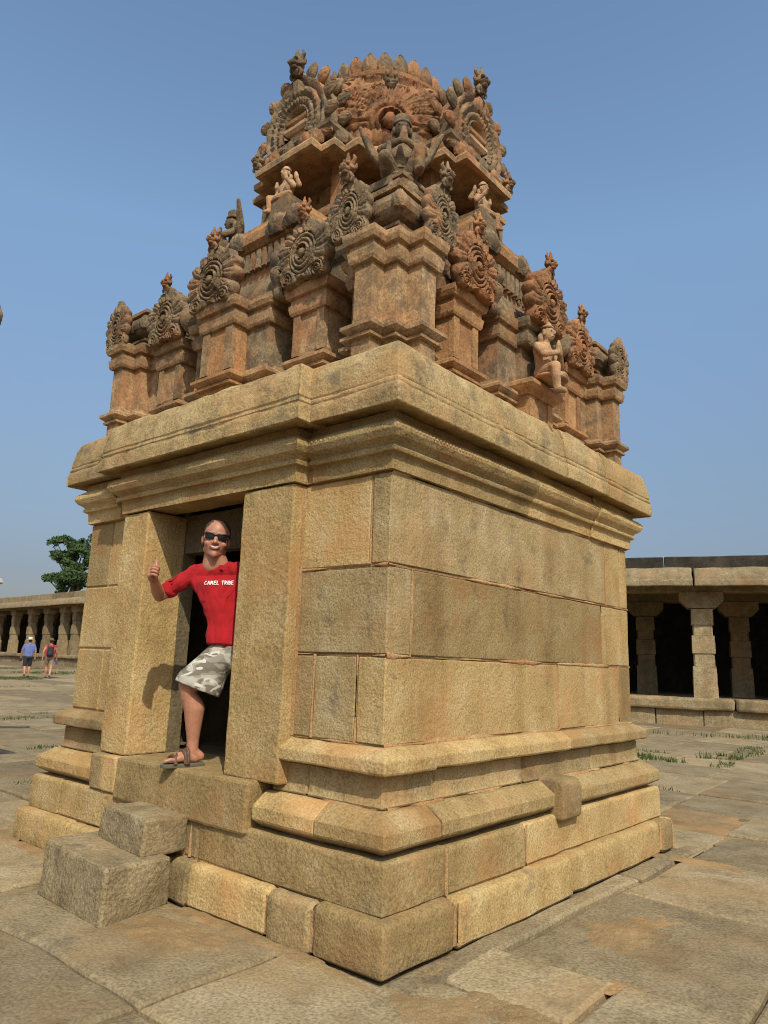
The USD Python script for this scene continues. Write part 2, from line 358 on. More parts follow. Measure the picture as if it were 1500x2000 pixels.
CO = [(-.12, 2.653), (.028, 2.653), (.034, 2.745), (.040, 2.756), (.066, 2.760), (.074, 2.785), (.058, 2.800), (.070, 2.812), (.108, 2.835), (.130, 2.872),
      (.126, 2.905), (.090, 2.940), (.058, 2.952), (.052, 3.012), (-.12, 3.012)]
course('cornice_stone', CO, [(3.0, W)], (.66, 1.62), [(1.62, 2.72), (2.72, D)], ['granite', 'granite', 'granite', 'granite'], ch=.004, jit=.006, amp=.006, sc=12, amp2=.010)
EV = [(-.12, 3.016), (.052, 3.016), (.19, 2.996), (.202, 3.004), (.200, 3.088), (.194, 3.118), (.180, 3.122), (.190, 3.136), (.186, 3.158), (.172, 3.162), (.182, 3.176),
      (.176, 3.24), (.158, 3.33), (.132, 3.40), (.10, 3.425), (-.12, 3.435)]
course('eave_stone', EV, [(2.93, W)], (.66, 1.95), [(1.95, 2.72), (2.72, D)], ['granite_lichen', 'granite_lichen', 'granite_lichen', 'granite'], ch=.006, jit=.010, amp=.014, sc=11, amp2=.020)
# row of little scallops along the round cornice moulding
def scallops(tm, n, ln):
    out = []
    for i in range(n):
        t = (i + .5) / n; x, y = tm(t, .122); c = trimesh.creation.icosphere(1, .0095); c.apply_scale([1, 1, 1.2]); c.apply_translation([x, y, 2.893]); out.append(c)
    return cat(*out)
for tm_, n_ in ((corner(.6, 1.6), 66), (right(1.65, 2.7), 32), (right(2.75, 3.6), 26)): obj('scallop_band', scallops(tm_, n_, 1), 'granite', SH, smooth=True, kind='stuff')
# porch in front of the door
PX0, PX1 = -2.79, -.74
pr = np.array([(PX0, -.1), (PX1, -.1), (PX1, .10), (PX0, .10)])
def porch(name, prof, seed, mat='granite', amp=.006):
    q = [p for p in prof if p[0] > -.1]
    obj(name, rough(mould(pr, q), .05, amp, 8, seed, .012), mat, SH, smooth=38, label='projecting piece over the doorway')
porch('cornice_stone', [(o, z) for o, z in CO], 31)
porch('eave_stone', [(o, z) for o, z in EV], 32, 'granite_lichen', amp=.011)
obj('scallop_band', scallops(lambda t, o: (PX0 - .05 + t * (PX1 - PX0 + .1), -.222), 74, 2), 'granite', SH, smooth=True, kind='stuff')
def hexa(b, t, mat, name, parent, seed, edge=.05, amp=.006, sc=7, amp2=.008, ch=.012, **kw):
    pts = np.vstack([b, t]).astype(float); c = pts.mean(0)
    mm = m3.Manifold.batch_hull([m3.Manifold.sphere(ch, 8).translate([float(x) for x in p + (c - p) / np.linalg.norm(c - p) * ch * 1.6]) for p in pts])
    me = mm.to_mesh()
    return obj(name, rough(T(me.vert_properties[:, :3], me.tri_verts), edge, amp, sc, seed, amp2), mat, parent, smooth=38, **kw)
def rect8(x0, x1, y0, y1, z0, z1): return [(x0, y0, z0), (x1, y0, z0), (x1, y1, z0), (x0, y1, z0)], [(x0, y0, z1), (x1, y0, z1), (x1, y1, z1), (x0, y1, z1)]
hexa(*rect8(-1.245, -.74, -.105, .26, .757, 2.651), 'granite', 'door_jamb', SH, 41, amp=.004, label='right door jamb')
hexa(*rect8(-2.79, -2.44, -.105, .24, .757, 2.651), 'granite', 'door_jamb', SH, 42, amp=.004, label='left door jamb')
hexa([(-2.42, -.195, .487), (-.895, -.195, .47), (-.9, .45, .5), (-2.42, .45, .5)], [(-2.42, -.185, .752), (-.9, -.18, .752), (-.9, .45, .755), (-2.42, .45, .755)], 'granite', 'sill_stone', SH, 43, amp2=.012, ch=.02)
hexa(*rect8(-2.60, -2.43, -.19, .2, .506, .752), 'granite', 'sill_stone', SH, 44)
hexa(*rect8(-2.775, -2.612, -.188, .2, .506, .750), 'granite_grey', 'sill_stone', SH, 45)
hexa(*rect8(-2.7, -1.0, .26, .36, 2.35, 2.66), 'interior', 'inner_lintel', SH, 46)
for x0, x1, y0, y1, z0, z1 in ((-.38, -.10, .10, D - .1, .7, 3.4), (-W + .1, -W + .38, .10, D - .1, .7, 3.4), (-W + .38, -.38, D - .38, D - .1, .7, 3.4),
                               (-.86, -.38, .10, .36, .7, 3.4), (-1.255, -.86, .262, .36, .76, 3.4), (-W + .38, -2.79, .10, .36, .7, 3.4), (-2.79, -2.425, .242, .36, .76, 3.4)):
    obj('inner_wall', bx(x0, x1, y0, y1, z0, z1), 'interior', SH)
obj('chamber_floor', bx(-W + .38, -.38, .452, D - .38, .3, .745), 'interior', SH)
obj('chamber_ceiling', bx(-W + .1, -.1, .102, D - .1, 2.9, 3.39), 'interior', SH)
# lime mortar behind the joints
def skin(o, z0, z1, th=.03): return cat(bx(-.86, o, -o, -o + th, z0, z1), bx(-W - o, -2.78, -o, -o + th, z0, z1), bx(o - th, o, -o + th, D + o, z0, z1), bx(-W - o, -W - o + th, -o + th, D + o, z0, z1), bx(-W - o + th, o - th, D + o - th, D + o, z0, z1))
obj('mortar_joint', cat(skin(-.010, 1.03, 2.66), skin(.24, .0, .2, .2), skin(.160, .22, .47, .2), skin(.05, .5, .71, .1), skin(.018, .7, .92), skin(.012, 2.655, 2.75), skin(.03, 2.75, 3.0), bx(-2.4, -.9, -.17, .1, .02, .48)), 'mortar', SH, kind='stuff')
obj('mortar_strip', bx(-2.8, -2.78, -.02, -.002, 1.05, 2.64), 'mortar', SH)
obj('mortar_strip', bx(-.872, -.73, -.03, -.002, 1.05, 2.64), 'mortar', SH, label='strip of orange mortar beside the door jamb')

# lime mortar smeared unevenly over the joints
def smear(name, fn, length, wid, seed, mat='mortar', step=.022, lift=.007):
    """FN(t, c) -> point on the wall, t metres along the joint and c metres across it; the ribbon swells, thins out and breaks off."""
    n = max(4, int(length / step)); t = np.linspace(0, length, n); q = np.column_stack([t * 3.0, np.full(n, seed * 1.7), np.zeros(n)])
    a = np.clip((meshkit.fbm(q, 2, seed) - .36) * 3.2, 0, 1.4); u = .4 + .9 * meshkit.fbm(q * 5, 2, seed + 1); d = .4 + .9 * meshkit.fbm(q * 5 + 9, 2, seed + 2)
    v = []
    for i in range(n):
        w1, w2 = wid * a[i] * u[i], wid * a[i] * d[i]
        for c, h in ((w1, -.006), (w1 * .5, lift * min(1, a[i] * 1.5) - .002), (0, lift * min(1, a[i] * 1.5)), (-w2 * .5, lift * min(1, a[i] * 1.5) - .002), (-w2, -.006)): v.append(fn(t[i], c, h))
    F = []
    for i in range(n - 1):
        for j in range(4): p_ = i * 5 + j; F += [(p_, p_ + 1, p_ + 6), (p_, p_ + 6, p_ + 5)]
    obj(name, T(v, F), mat, SH, smooth=True)
RH = lambda z, o=0: (lambda t, c, h: (o + h, t, z + c))
FH = lambda s0, z, o=0: (lambda t, c, h: (-(s0 + t), -(o + h), z + c))
RV = lambda s, z0, o=0: (lambda t, c, h: (o + h, s + c, z0 + t))
FV = lambda s, z0, o=0: (lambda t, c, h: (-(s + c), -(o + h), z0 + t))
for i, (fn, ln, wd) in enumerate(((RH(1.549), D, .022), (RH(2.080), D, .020), (RH(1.046), D, .024), (RH(2.650, .004), D, .016), (FH(0, 1.549), .84, .018), (FH(0, 2.08), .84, .018), (FH(0, 1.046), .84, .014),
        (RV(.23, 1.55), .53, .012), (RV(2.96, 1.55), .53, .012), (RV(3.06, 2.08), .57, .012), (RV(2.12, 1.05), .5, .008), (RV(3.29, 1.05), .5, .012), (FV(.15, 2.09), .55, .016), (FV(.22, 1.05), .5, .016), (FV(.58, 1.05), .5, .018),
        (RV(.38, .245, .182), .25, .016), (RV(1.28, .245, .182), .25, .012), (RV(.38, .02, .262), .2, .02), (RV(3.47, .02, .262), .2, .03), (FV(1.45, .245, .182), .25, .014))):
    smear('mortar_smear', fn, ln, wd, 60 + i)
for i, (z, o) in enumerate(((.728, .030),)):
    smear('mortar_smear', lambda t, c, h, z=z, o=o: (o + c, t, z + h - max(c, 0) * .4), D, .030, 90 + i); smear('mortar_smear', lambda t, c, h, z=z, o=o: (-t, -(o + c), z + h - max(c, 0) * .4), .85, .022, 95 + i)

# ------------------------------------------------------------------ loose step blocks
hexa([(-1.33, -.835, -.01), (-2.19, -.79, -.01), (-2.2, -.28, -.01), (-1.42, -.31, -.01)], [(-1.345, -.815, .285), (-2.24, -.73, .288), (-2.25, -.27, .29), (-1.38, -.35, .28)],
     'granite_step', 'step_block', None, 51, amp=.014, sc=6, amp2=.02, ch=.02, label='large rough brown granite block lying on the ground as the lower doorstep', cat='step block')
hexa([(-1.46, -.52, .288), (-2.11, -.46, .29), (-2.1, -.19, .29), (-1.48, -.19, .288)], [(-1.45, -.51, .50), (-2.08, -.45, .505), (-2.05, -.19, .5), (-1.46, -.20, .49)],
     'granite_step', 'step_block', None, 52, amp=.010, sc=7, amp2=.014, ch=.018, label='smaller greyish granite block set as the upper doorstep below the doorway', cat='step block')

# ------------------------------------------------------------------ the shrine: brick and stucco tower
def sp(name, mesh, mat='stucco', parent=None, smooth=32, **kw): return obj(name, mesh, mat, parent or SH, smooth=smooth, **kw)
def worn(mesh, edge=.05, amp=.004, sc=10):
    sd[0] += 1
    return rough(mesh, edge, amp, sc, sd[0])
def rect(x0, x1, y0, y1): return np.array([(x0, y0), (x1, y0), (x1, y1), (x0, y1)])
def side_poly(face, s0, s1, o0, o1):
    """Rectangle in (s, o) of a face as a plan polygon."""
    v = put(T([(s0, o0, 0), (s1, o0, 0), (s1, o1, 0), (s0, o1, 0)], [[0, 1, 2]]), face).vertices[:, :2]
    return Polygon(v)
BASE = [(.0, 3.43), (.0, 3.552), (.028, 3.556), (.030, 3.575), (.012, 3.582), (.042, 3.602), (.058, 3.616), (.058, 3.640), (.025, 3.660), (.0, 3.676)]
def entab(z, h=.24, ov=.052):
    """Cornice of two layers above a pilaster, as (offset, z)."""
    return [(0, z), (.022, z + .004), (.030, z + .02), (ov * .62, z + .026), (ov * .78, z + .085), (.028, z + .092), (.024, z + .135), (.05, z + .142), (ov + .012, z + .178),
            (ov + .014, z + .215), (.045, z + h - .012), (.02, z + h)]

# --- carved horseshoe gable: a height field on a lobed outline
def gable(w, h, depth, seed=0, kind='ring', nr=44, nt=168):
    th = np.linspace(0, 2 * np.pi, nt, endpoint=False)[None]; rho = np.linspace(.0, 1, nr)[:, None]
    c, s = np.cos(th), np.sin(th)
    NP = 14 if kind == 'ring' else 11
    sw0 = .35 * (1 if seed % 2 else -1)
    def lob(swirl):                       # position inside a leaf lobe, -1 to 1, and lobe weight (none at the foot)
        q = (th - np.pi / 2 + swirl) / (2 * np.pi) * NP
        return 2 * (q - np.round(q)), 1 - np.exp(-((np.abs(th - 1.5 * np.pi)) / .75) ** 4)
    la, lw = lob(sw0)
    R = .415 + .065 * c * c
    R = R * (1 - .13 * np.abs(la) ** 2.2 * lw) + .10 * np.exp(-((th - np.pi / 2) / .26) ** 2)
    for a0 in (np.pi * 1.27, np.pi * 1.73): R = R + .10 * np.exp(-((th - a0) / .24) ** 2)
    R = R - .06 * np.exp(-((th - np.pi * 1.5) / .2) ** 2)
    x, z = rho * R * c, rho * R * s - .04
    groove = lambda q, wd: np.exp(-(q / wd) ** 2)
    if kind == 'ring':
        rr = np.hypot(x / .82, z + .07)
        f = .05 + .035 * np.clip(1 - rr / .27, 0, 1)
        f = f - np.where(rr < .29, sum(groove(rr - k, .013) * .045 for k in (.155, .222, .29)), 0)
        f = np.where(rr < .11, np.where(rr < .065, .035 + .05 * np.sqrt(np.clip(1 - (rr / .067) ** 2, 0, 1)), -.005), f)
        la2, _ = lob(sw0 * (.3 + .9 * rho))
        pet = .018 + .040 * np.sqrt(np.clip(1 - la2 ** 2, 0, 1)) - .014 * groove(la2, .16)
        pet = pet + .004
        f = np.where(rr > .30, pet, f)
    else:
        d = np.hypot(x, z + .44); q = np.arctan2(x, z + .44)
        k = q / .24 + .8 * d; la2 = 2 * (k - np.round(k))
        f = .02 + .055 * np.sqrt(np.clip(1 - la2 ** 2, 0, 1)) - .026 * groove(la2, .14) - .015 * groove(np.abs(la2) - .5, .1)
        f = np.where(d < .16, .07 - .03 * groove(d - .08, .012) - .03 * groove(d - .12, .012), f)
    for sx in (-1, 1):
        dx, dz = x - sx * .26, z + .37; d = np.hypot(dx, dz); a = np.arctan2(dz, dx * sx)
        sp_ = (d / .045 - a / (2 * np.pi)) % 1.0
        f = np.where(d < .12, .062 - .04 * np.exp(-((sp_ - .5) / .2) ** 2), f)
    p = np.stack([x + 0 * f, f * 0, z + 0 * f], -1)
    f = f + .016 * fbm(p, 26, 3, seed) + .016 * fbm(p, 7, 2, seed + 3) + .02 * (1 - rho ** 2)
    f = .004 + f * np.clip((1.01 - rho) / .05, 0, 1) ** .5
    v = np.stack([x * w, np.broadcast_to(f, x.shape) * w * 1.15, z * h], -1).reshape(-1, 3)
    rimb = v[-nt:].copy() * [.90, 1, .90]; rimb[:, 1] = -depth * .6
    rimm = v[-nt:].copy() * [1.01, 1, 1.01]; rimm[:, 1] = -depth * .2
    v = np.vstack([v, rimm, rimb, [[0, -depth, 0]]])
    i = np.arange(nt); j = (i + 1) % nt; F = []
    for k in range(nr + 1):
        a, b, cc, dd = i + k * nt, j + k * nt, j + (k + 1) * nt, i + (k + 1) * nt
        F += [np.column_stack([a, cc, b]), np.column_stack([a, dd, cc])]
    e = (nr + 1) * nt; F.append(np.column_stack([i + e, np.full(nt, len(v) - 1), j + e]))
    return T(v, np.vstack(F))
GA = [gable(1, 1, .16, k, 'ring') for k in range(3)]
GF = [gable(1, 1, .16, k + 5, 'fan') for k in range(2)]
def yali():
    """Fierce horned mask that crowns the gables, about 1 unit tall, looking along +y."""
    P = [ell((0, 0, .30), (.26, .24, .25)), ell((0, .20, .16), (.20, .20, .12)), ell((0, .18, .02), (.15, .16, .07)), ell((0, -.02, -.02), (.22, .2, .22))]
    for s in (-1, 1):
        P += [ell((s * .13, .22, .36), (.09, .08, .085)), ell((s * .11, .33, .20), (.06, .06, .05))]
        P += chain([((s * .18, .02, .42), .10), ((s * .30, 0, .58), .07), ((s * .24, .02, .74), .03)], 8)
        P += chain([((s * .2, .05, .2), .09), ((s * .36, .0, .16), .07), ((s * .40, .02, .30), .04)], 8)
        P += chain([((s * .17, .08, -.02), .07), ((s * .27, .05, -.18), .08), ((s * .2, .08, -.30), .05)], 8)
    P += chain([((0, .05, .5), .12), ((0, .06, .68), .09), ((0, .05, .88), .03)], 8)
    t = blob(P, .05, 3)
    t.vertices += t.vertex_normals * (fbm(t.vertices, 9, 3, 4)[:, None] * .06)
    return t
YALI = yali()
LEAF = None
def leaf_knob(seed=0):
    """Pointed leaf-shaped knob with veins, base at the origin, one unit tall, facing +y."""
    n, k = 15, 11; v = []
    for i in range(n):
        t = i / (n - 1); w = .40 * math.sin(math.pi * min(1, t * .78 + .22)) ** .6 + .015
        for j in range(k):
            u = -1 + 2 * j / (k - 1)
            d = .20 * (1 - u * u) ** .5 * math.sin(math.pi * (.12 + .85 * t)) + .035 * math.cos(9 * (abs(u) * 1.2 - t * .9))
            v.append((u * w, d, t + .0 * u))
    F = []
    for i in range(n - 1):
        for j in range(k - 1):
            a = i * k + j; F += [(a, a + k + 1, a + 1), (a, a + k, a + k + 1)]
    b = len(v); v += [(x * .85, -.13, z) for x, y, z in v]
    F += [(x + b, z + b, y + b) for x, y, z in F]
    ed = [i * k for i in range(n)] + [(n - 1) * k + j for j in range(1, k)] + [i * k + k - 1 for i in range(n - 2, -1, -1)] + [j for j in range(k - 2, 0, -1)]
    for q in range(len(ed)):
        a, c = ed[q], ed[(q + 1) % len(ed)]; F += [(a, c, c + b), (a, c + b, a + b)]
    t = T(v, F); t.vertices += t.vertex_normals * (fbm(t.vertices + seed, 9, 2, seed)[:, None] * .05)
    return fixed(t)
KNOB = [leaf_knob(k) for k in range(3)]
def g_at(face, s, o, z, w, h, kind=0, mat='carved', head=.0, turn=0, parent=None, mask=None):
    sd[0] += 1
    src = (GA[sd[0] % 3] if kind == 0 else GF[sd[0] % 2]).copy(); src.apply_scale([w * (1 if sd[0] % 2 else -1), w, h])
    if sd[0] % 2 == 0: src.invert()
    p = sp('horseshoe_gable', put(src, face, s, o, z, 1, turn), mat, parent, smooth=50)
    if head:
        y = YALI.copy(); y.apply_scale(head); y = put(y, face, s, o + .04, z + h * .45, 1, turn)
        obj('lion_mask', y, mask or mat, p, smooth=60)
    return p

# --- terrace walls behind the row of little pavilions
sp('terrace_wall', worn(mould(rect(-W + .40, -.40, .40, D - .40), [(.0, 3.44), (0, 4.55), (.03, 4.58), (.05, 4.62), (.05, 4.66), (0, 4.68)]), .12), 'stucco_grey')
sp('terrace_wall', worn(mould(rect(-W + .06, -.06, .06, D - .06), [(.0, 3.435), (0, 3.50), (-.05, 3.52)]), .15), 'stucco_orange', label='orange brick ledge on top of the granite eave')
def pavilion(name, plan, ztop, mats=('stucco', 'stucco', 'stucco_grey'), z0=3.43, base=BASE, ent=.24):
    ring = ring_of(plan)
    r = obj(name, worn(mould(ring, base + [(0, 3.70)]), .045), mats[0], SH, smooth=32)
    obj('shaft', worn(mould(ring, [(-.002, 3.665), (-.002, ztop + .01)]), .06, .003), mats[1], r, smooth=32)
    obj('cornice', worn(mould(ring, entab(ztop, ent)), .045), mats[2], r, smooth=32)
    return r
# corner pavilions with domed roofs
def kuta(cx, cy, seen):
    core = sbox(cx - .19, cy - .19, cx + .19, cy + .19)
    plan = unary_union([core, sbox(cx - .078, cy - .31, cx + .078, cy + .31), sbox(cx - .31, cy - .078, cx + .31, cy + .078)])
    r = pavilion('corner_pavilion', plan, 4.085, ('stucco', 'stucco', 'stucco'))
    q = rect(cx - .17, cx + .17, cy - .17, cy + .17)
    sp('roof', worn(mould(q, [(0, 4.31), (.02, 4.325), (.02, 4.345), (-.03, 4.355), (-.03, 4.375), (.005, 4.382), (.005, 4.405), (-.035, 4.412), (-.03, 4.425), (.02, 4.45), (.052, 4.495), (.06, 4.54), (.04, 4.60), (-.01, 4.635), (-.03, 4.64)]), .04), 'stucco_grey', r)
    sp('cap_slab', worn(mould(q, [(-.05, 4.638), (.03, 4.648), (.035, 4.675), (.01, 4.69), (-.06, 4.715), (-.12, 4.72)]), .05), 'stucco', r)
    for a, b in ((1, 0), (0, -1), (.71, -.71)):
        k = KNOB[0].copy(); k.apply_scale(.13); ang = math.atan2(-a, b); c_, s_ = math.cos(ang), math.sin(ang)
        v = k.vertices; k = T(np.column_stack([v[:, 0] * c_ - v[:, 1] * s_, v[:, 0] * s_ + v[:, 1] * c_, v[:, 2]]) + [cx + a * (.205 if a * b == 0 else .30), cy + b * (.205 if a * b == 0 else .30), 4.475], k.faces)
        obj('leaf_knob', k, 'carved', r, smooth=50)
    return r
KC = .25
for cx, cy, ff, hd in ((-KC, KC, 'fr', (.19, .17)), (-W + KC, KC, 'fl', (0, 0)), (-KC, D - KC, 'rb', (0, 0)), (-W + KC, D - KC, 'bl', (0, 0))):
    r = kuta(cx, cy, ff)
    for i, f_ in enumerate(ff):
        s = {'f': -cx, 'r': cy, 'l': cy, 'b': -cx}[f_]
        near = (cx, cy) == (-KC, KC)
        sd[0] += (1 if near and i else 0)
        g_at(f_, s + ((.10 if i == 0 else .06) if near else 0), .10, 4.51, .40, .50, 0, 'carved', hd[i], parent=None)
    if (cx, cy) == (-W + KC, KC):
        g_at('r', KC, -W + KC + .36 - KC + .26, 4.50, .40, .46, 0)
    if (cx, cy) == (-KC, D - KC):
        pass
# narrow pavilions, long central pavilions
def slot(face, s0, s1, o0, o1): return side_poly(face, s0, s1, o0, o1)
def pilasters(face, s0, s1, o, z0, z1, par, mat='stucco', w=.07, d=.014):
    for a, b in ((s0, s0 + w), (s1 - w, s1)):
        v = mould(ring_of(slot(face, a, b, o - .03, o + d)), [(0, z0), (0, z1)])
        obj('pilaster', worn(v, .06, .002), mat, par, smooth=32)
for face, om in (('f', 'stucco'), ('r', 'stucco_orange')):
    for s0, s1, c, hd in ((.75, 1.07, .90, .17), (2.50, 2.82, 2.66, .16)):
        r = pavilion('narrow_pavilion', slot(face, s0, s1, -.45, -.10), 4.00, (om, om, om), ent=.21)
        pilasters(face, s0, s1, -.10, 3.68, 4.0, r, om)
        g_at(face, c, -.02, 4.46, .60, .58, 0, 'carved_red' if face == 'r' else 'carved', hd, mask='carved_red')
    # long pavilion
    r = pavilion('long_pavilion', slot(face, 1.32, 2.24, -.5, -.07), 4.03, ('stucco', 'stucco_grey', 'stucco'), ent=.22)
    # waggon roof
    n = 14; prof = [(math.cos(math.pi * k / n) * .20, 4.245 + math.sin(math.pi * k / n) ** .8 * .34) for k in range(n + 1)]
    v, F = [], []
    L_ = 24
    for i in range(L_ + 1):
        s = 1.27 + (2.29 - 1.27) * i / L_
        for o, z in prof: v.append((s, -.29 + o * (1.06 + .10 * math.cos(math.pi * (z - 4.245) / .34)), z))
    k = n + 1
    for i in range(L_):
        for j in range(n): a = i * k + j; F += [(a, a + k, a + k + 1), (a, a + k + 1, a + 1)]
    F += [(0, j + 1, j) for j in range(1, n)] + [(L_ * k, L_ * k + j, L_ * k + j + 1) for j in range(1, n)]
    wr = T(v, F); trimesh.repair.fix_normals(wr); sp('waggon_roof', put(rough(wr, .06, .006, 10, 3), face), 'stucco_grey', r)
    g_at(face, 1.20, -.24, 4.46, .62, .62, 1, 'carved', .14, turn=math.pi / 2)
    ball = ell((2.36, -.24, 4.50), (.10, .19, .20), 24); ball2 = ell((2.37, -.10, 4.36), (.08, .14, .14), 24)
    bm = blob([ball, ball2], .05, 2); sp('waggon_roof', put(bm, face), 'stucco_grey', r, label='swelling far end of the barrel roof')
    if face == 'f':
        b_ = pavilion('central_pier', slot(face, 1.585, 1.965, -.3, .06), 4.04, ('stucco_orange', 'stucco_orange', 'stucco'), ent=.22)
        pilasters(face, 1.585, 1.965, .06, 3.68, 4.04, b_, 'stucco', .09)
    else:
        lo = [(0, 3.43), (0, 3.62), (.02, 3.625), (.03, 3.645), (.06, 3.665), (.085, 3.69), (.085, 3.72), (.03, 3.75), (0, 3.755)]
        b_ = obj('central_pier', worn(mould(ring_of(slot(face, 1.585, 1.965, -.3, .05)), lo), .045), 'stucco_orange', SH, smooth=32)
        pilasters(face, 1.585, 1.965, .05, 3.45, 3.62, b_, 'stucco_orange', .08)
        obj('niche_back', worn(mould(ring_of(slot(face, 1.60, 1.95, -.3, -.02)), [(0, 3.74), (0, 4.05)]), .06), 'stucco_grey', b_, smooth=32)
        obj('cornice', worn(mould(ring_of(slot(face, 1.59, 1.96, -.3, .03)), entab(4.05, .2)), .05), 'stucco_grey', b_, smooth=32)
    g_at(face, 1.80 if face == 'r' else 1.83, .10, 4.50, .68, .60, 0, 'carved_red' if face == 'r' else 'carved', .18)
    # finials along the roof ridge and between the pavilions
    for s, o, z, hh in ((1.5, -.29, 4.56, .16), (2.08, -.29, 4.56, .16), (1.12, -.38, 4.55, .22), (2.42, -.36, 4.50, .22)):
        y = YALI.copy(); y.apply_scale(hh); sp('lion_mask', put(y, face, s, o, z + .05), 'carved', smooth=60)

# --- second terrace
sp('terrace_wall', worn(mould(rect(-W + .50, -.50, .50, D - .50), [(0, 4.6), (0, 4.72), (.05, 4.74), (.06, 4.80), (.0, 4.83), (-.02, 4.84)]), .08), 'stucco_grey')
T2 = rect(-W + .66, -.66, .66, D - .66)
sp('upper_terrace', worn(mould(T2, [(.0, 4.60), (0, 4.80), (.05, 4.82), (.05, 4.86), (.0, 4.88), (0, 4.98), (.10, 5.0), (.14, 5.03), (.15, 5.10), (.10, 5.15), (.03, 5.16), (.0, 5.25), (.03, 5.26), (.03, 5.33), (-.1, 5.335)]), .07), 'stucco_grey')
for face in 'frlb':
    # central bay of the terrace
    pl = slot(face, 1.37, 2.19, -.9, -.38)
    r = sp('terrace_bay', worn(mould(ring_of(pl), [(.0, 4.62), (0, 5.0), (.03, 5.01), (.085, 5.045), (.09, 5.12), (.075, 5.165), (.03, 5.18), (.035, 5.20), (.035, 5.225), (-.1, 5.23)]), .06), 'stucco_orange')
    if face in 'fr':
        for k in range(11):
            a = 1.40 + k * .076; c = worn(cat(bx(a - .022, a + .022, -.42, -.33, 4.80, 4.97)), .05, .008); obj('bracket', put(c, face), 'stucco_grey', r, smooth=32)
        for s in (1.40, 1.62, 2.14):
            k = KNOB[1].copy(); k.apply_scale([.30, .22, .20]); obj('leaf_knob', put(k, face, s, -.31, 5.02), 'carved', r, smooth=50)
# corner pedestals carrying the winged figures
for cx, cy, nm in ((-.86 + .06, .86 + .06, 0), (-W + .86, .86, 1), (-.86, D - .86, 2)):
    q = rect(cx - .30, cx + .30, cy - .30, cy + .30)
    r = sp('corner_pedestal', worn(mould(q, [(-.02, 4.5), (-.02, 4.86), (.03, 4.875), (.09, 4.905), (.095, 4.97), (.06, 5.0), (-.02, 5.02), (-.04, 5.10), (.0, 5.11), (.05, 5.14), (.055, 5.18), (.0, 5.22), (-.06, 5.23), (-.06, 5.29), (-.02, 5.295), (-.02, 5.33), (-.1, 5.335)]), .05), 'stucco_grey')
    for a, b in ((1, 0), (0, -1), (.71, -.71)):
        k = KNOB[2].copy(); k.apply_scale([.30, .2, .17]); ang = math.atan2(-a, b); c_, s_ = math.cos(ang), math.sin(ang); v = k.vertices; dd = .30 if a * b == 0 else .43
        obj('leaf_knob', T(np.column_stack([v[:, 0] * c_ - v[:, 1] * s_, v[:, 0] * s_ + v[:, 1] * c_, v[:, 2]]) + [cx + a * dd, cy + b * dd, 5.06], k.faces), 'carved', r, smooth=50)
g_at('f', .98, -.42, 5.0, .26, .40, 0); g_at('r', 1.16, -.42, 5.0, .26, .40, 0)

# --- neck
CX, CY = CTR
def frame(face, sl, ol, z):
    """Point with lateral offset sl from the axis and distance ol from the axis on a face."""
    return {'f': (CX + sl, CY - ol, z), 'r': (CX + ol, CY + sl, z), 'l': (CX - ol, CY - sl, z), 'b': (CX - sl, CY + ol, z)}[face]
circ = lambda r: Point(CX, CY).buffer(r, 24)
def bays(*hw): return [sbox(CX - h, CY - r, CX + h, CY + r) for h, r in hw] + [sbox(CX - r, CY - h, CX + r, CY + h) for h, r in hw]
def clean(p, tol=.002): return ring_of(p.simplify(tol))
sp('neck_wall', worn(mould(clean(circ(.70)), [(0, 5.2), (0, 5.95)]), .10), 'stucco_neck_shade')
sp('neck_base', worn(mould(clean(unary_union([circ(.98)] + bays((.46, 1.12)))), [(0, 5.2), (0, 5.30), (.02, 5.31), (.02, 5.36), (-.03, 5.38), (-.06, 5.42)]), .08), 'stucco_grey')
for k in range(16):
    a = 2 * math.pi * (k + .5) / 16
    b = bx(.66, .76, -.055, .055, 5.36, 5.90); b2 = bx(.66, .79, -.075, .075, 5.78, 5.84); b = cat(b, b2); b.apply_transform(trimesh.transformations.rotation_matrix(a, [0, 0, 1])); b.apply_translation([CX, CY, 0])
    sp('neck_pilaster', worn(b, .08, .004), 'stucco_neck_shade')
for face in 'frlb':
    for s in (-.36, .36):
        p0 = np.array(frame(face, s, .92, 0)); b = bx(p0[0] - .07, p0[0] + .07, p0[1] - .07, p0[1] + .07, 5.36, 5.90); sp('bay_pilaster', worn(b, .08, .004), 'stucco_neck_shade')
    p0 = np.array(frame(face, 0, .40, 0)); sp('bay_wall', bx(p0[0] - .38, p0[0] + .38, p0[1] - .38, p0[1] + .38, 5.36, 5.92), 'stucco', label='recessed wall behind the seated figure' if face in 'fr' else None)

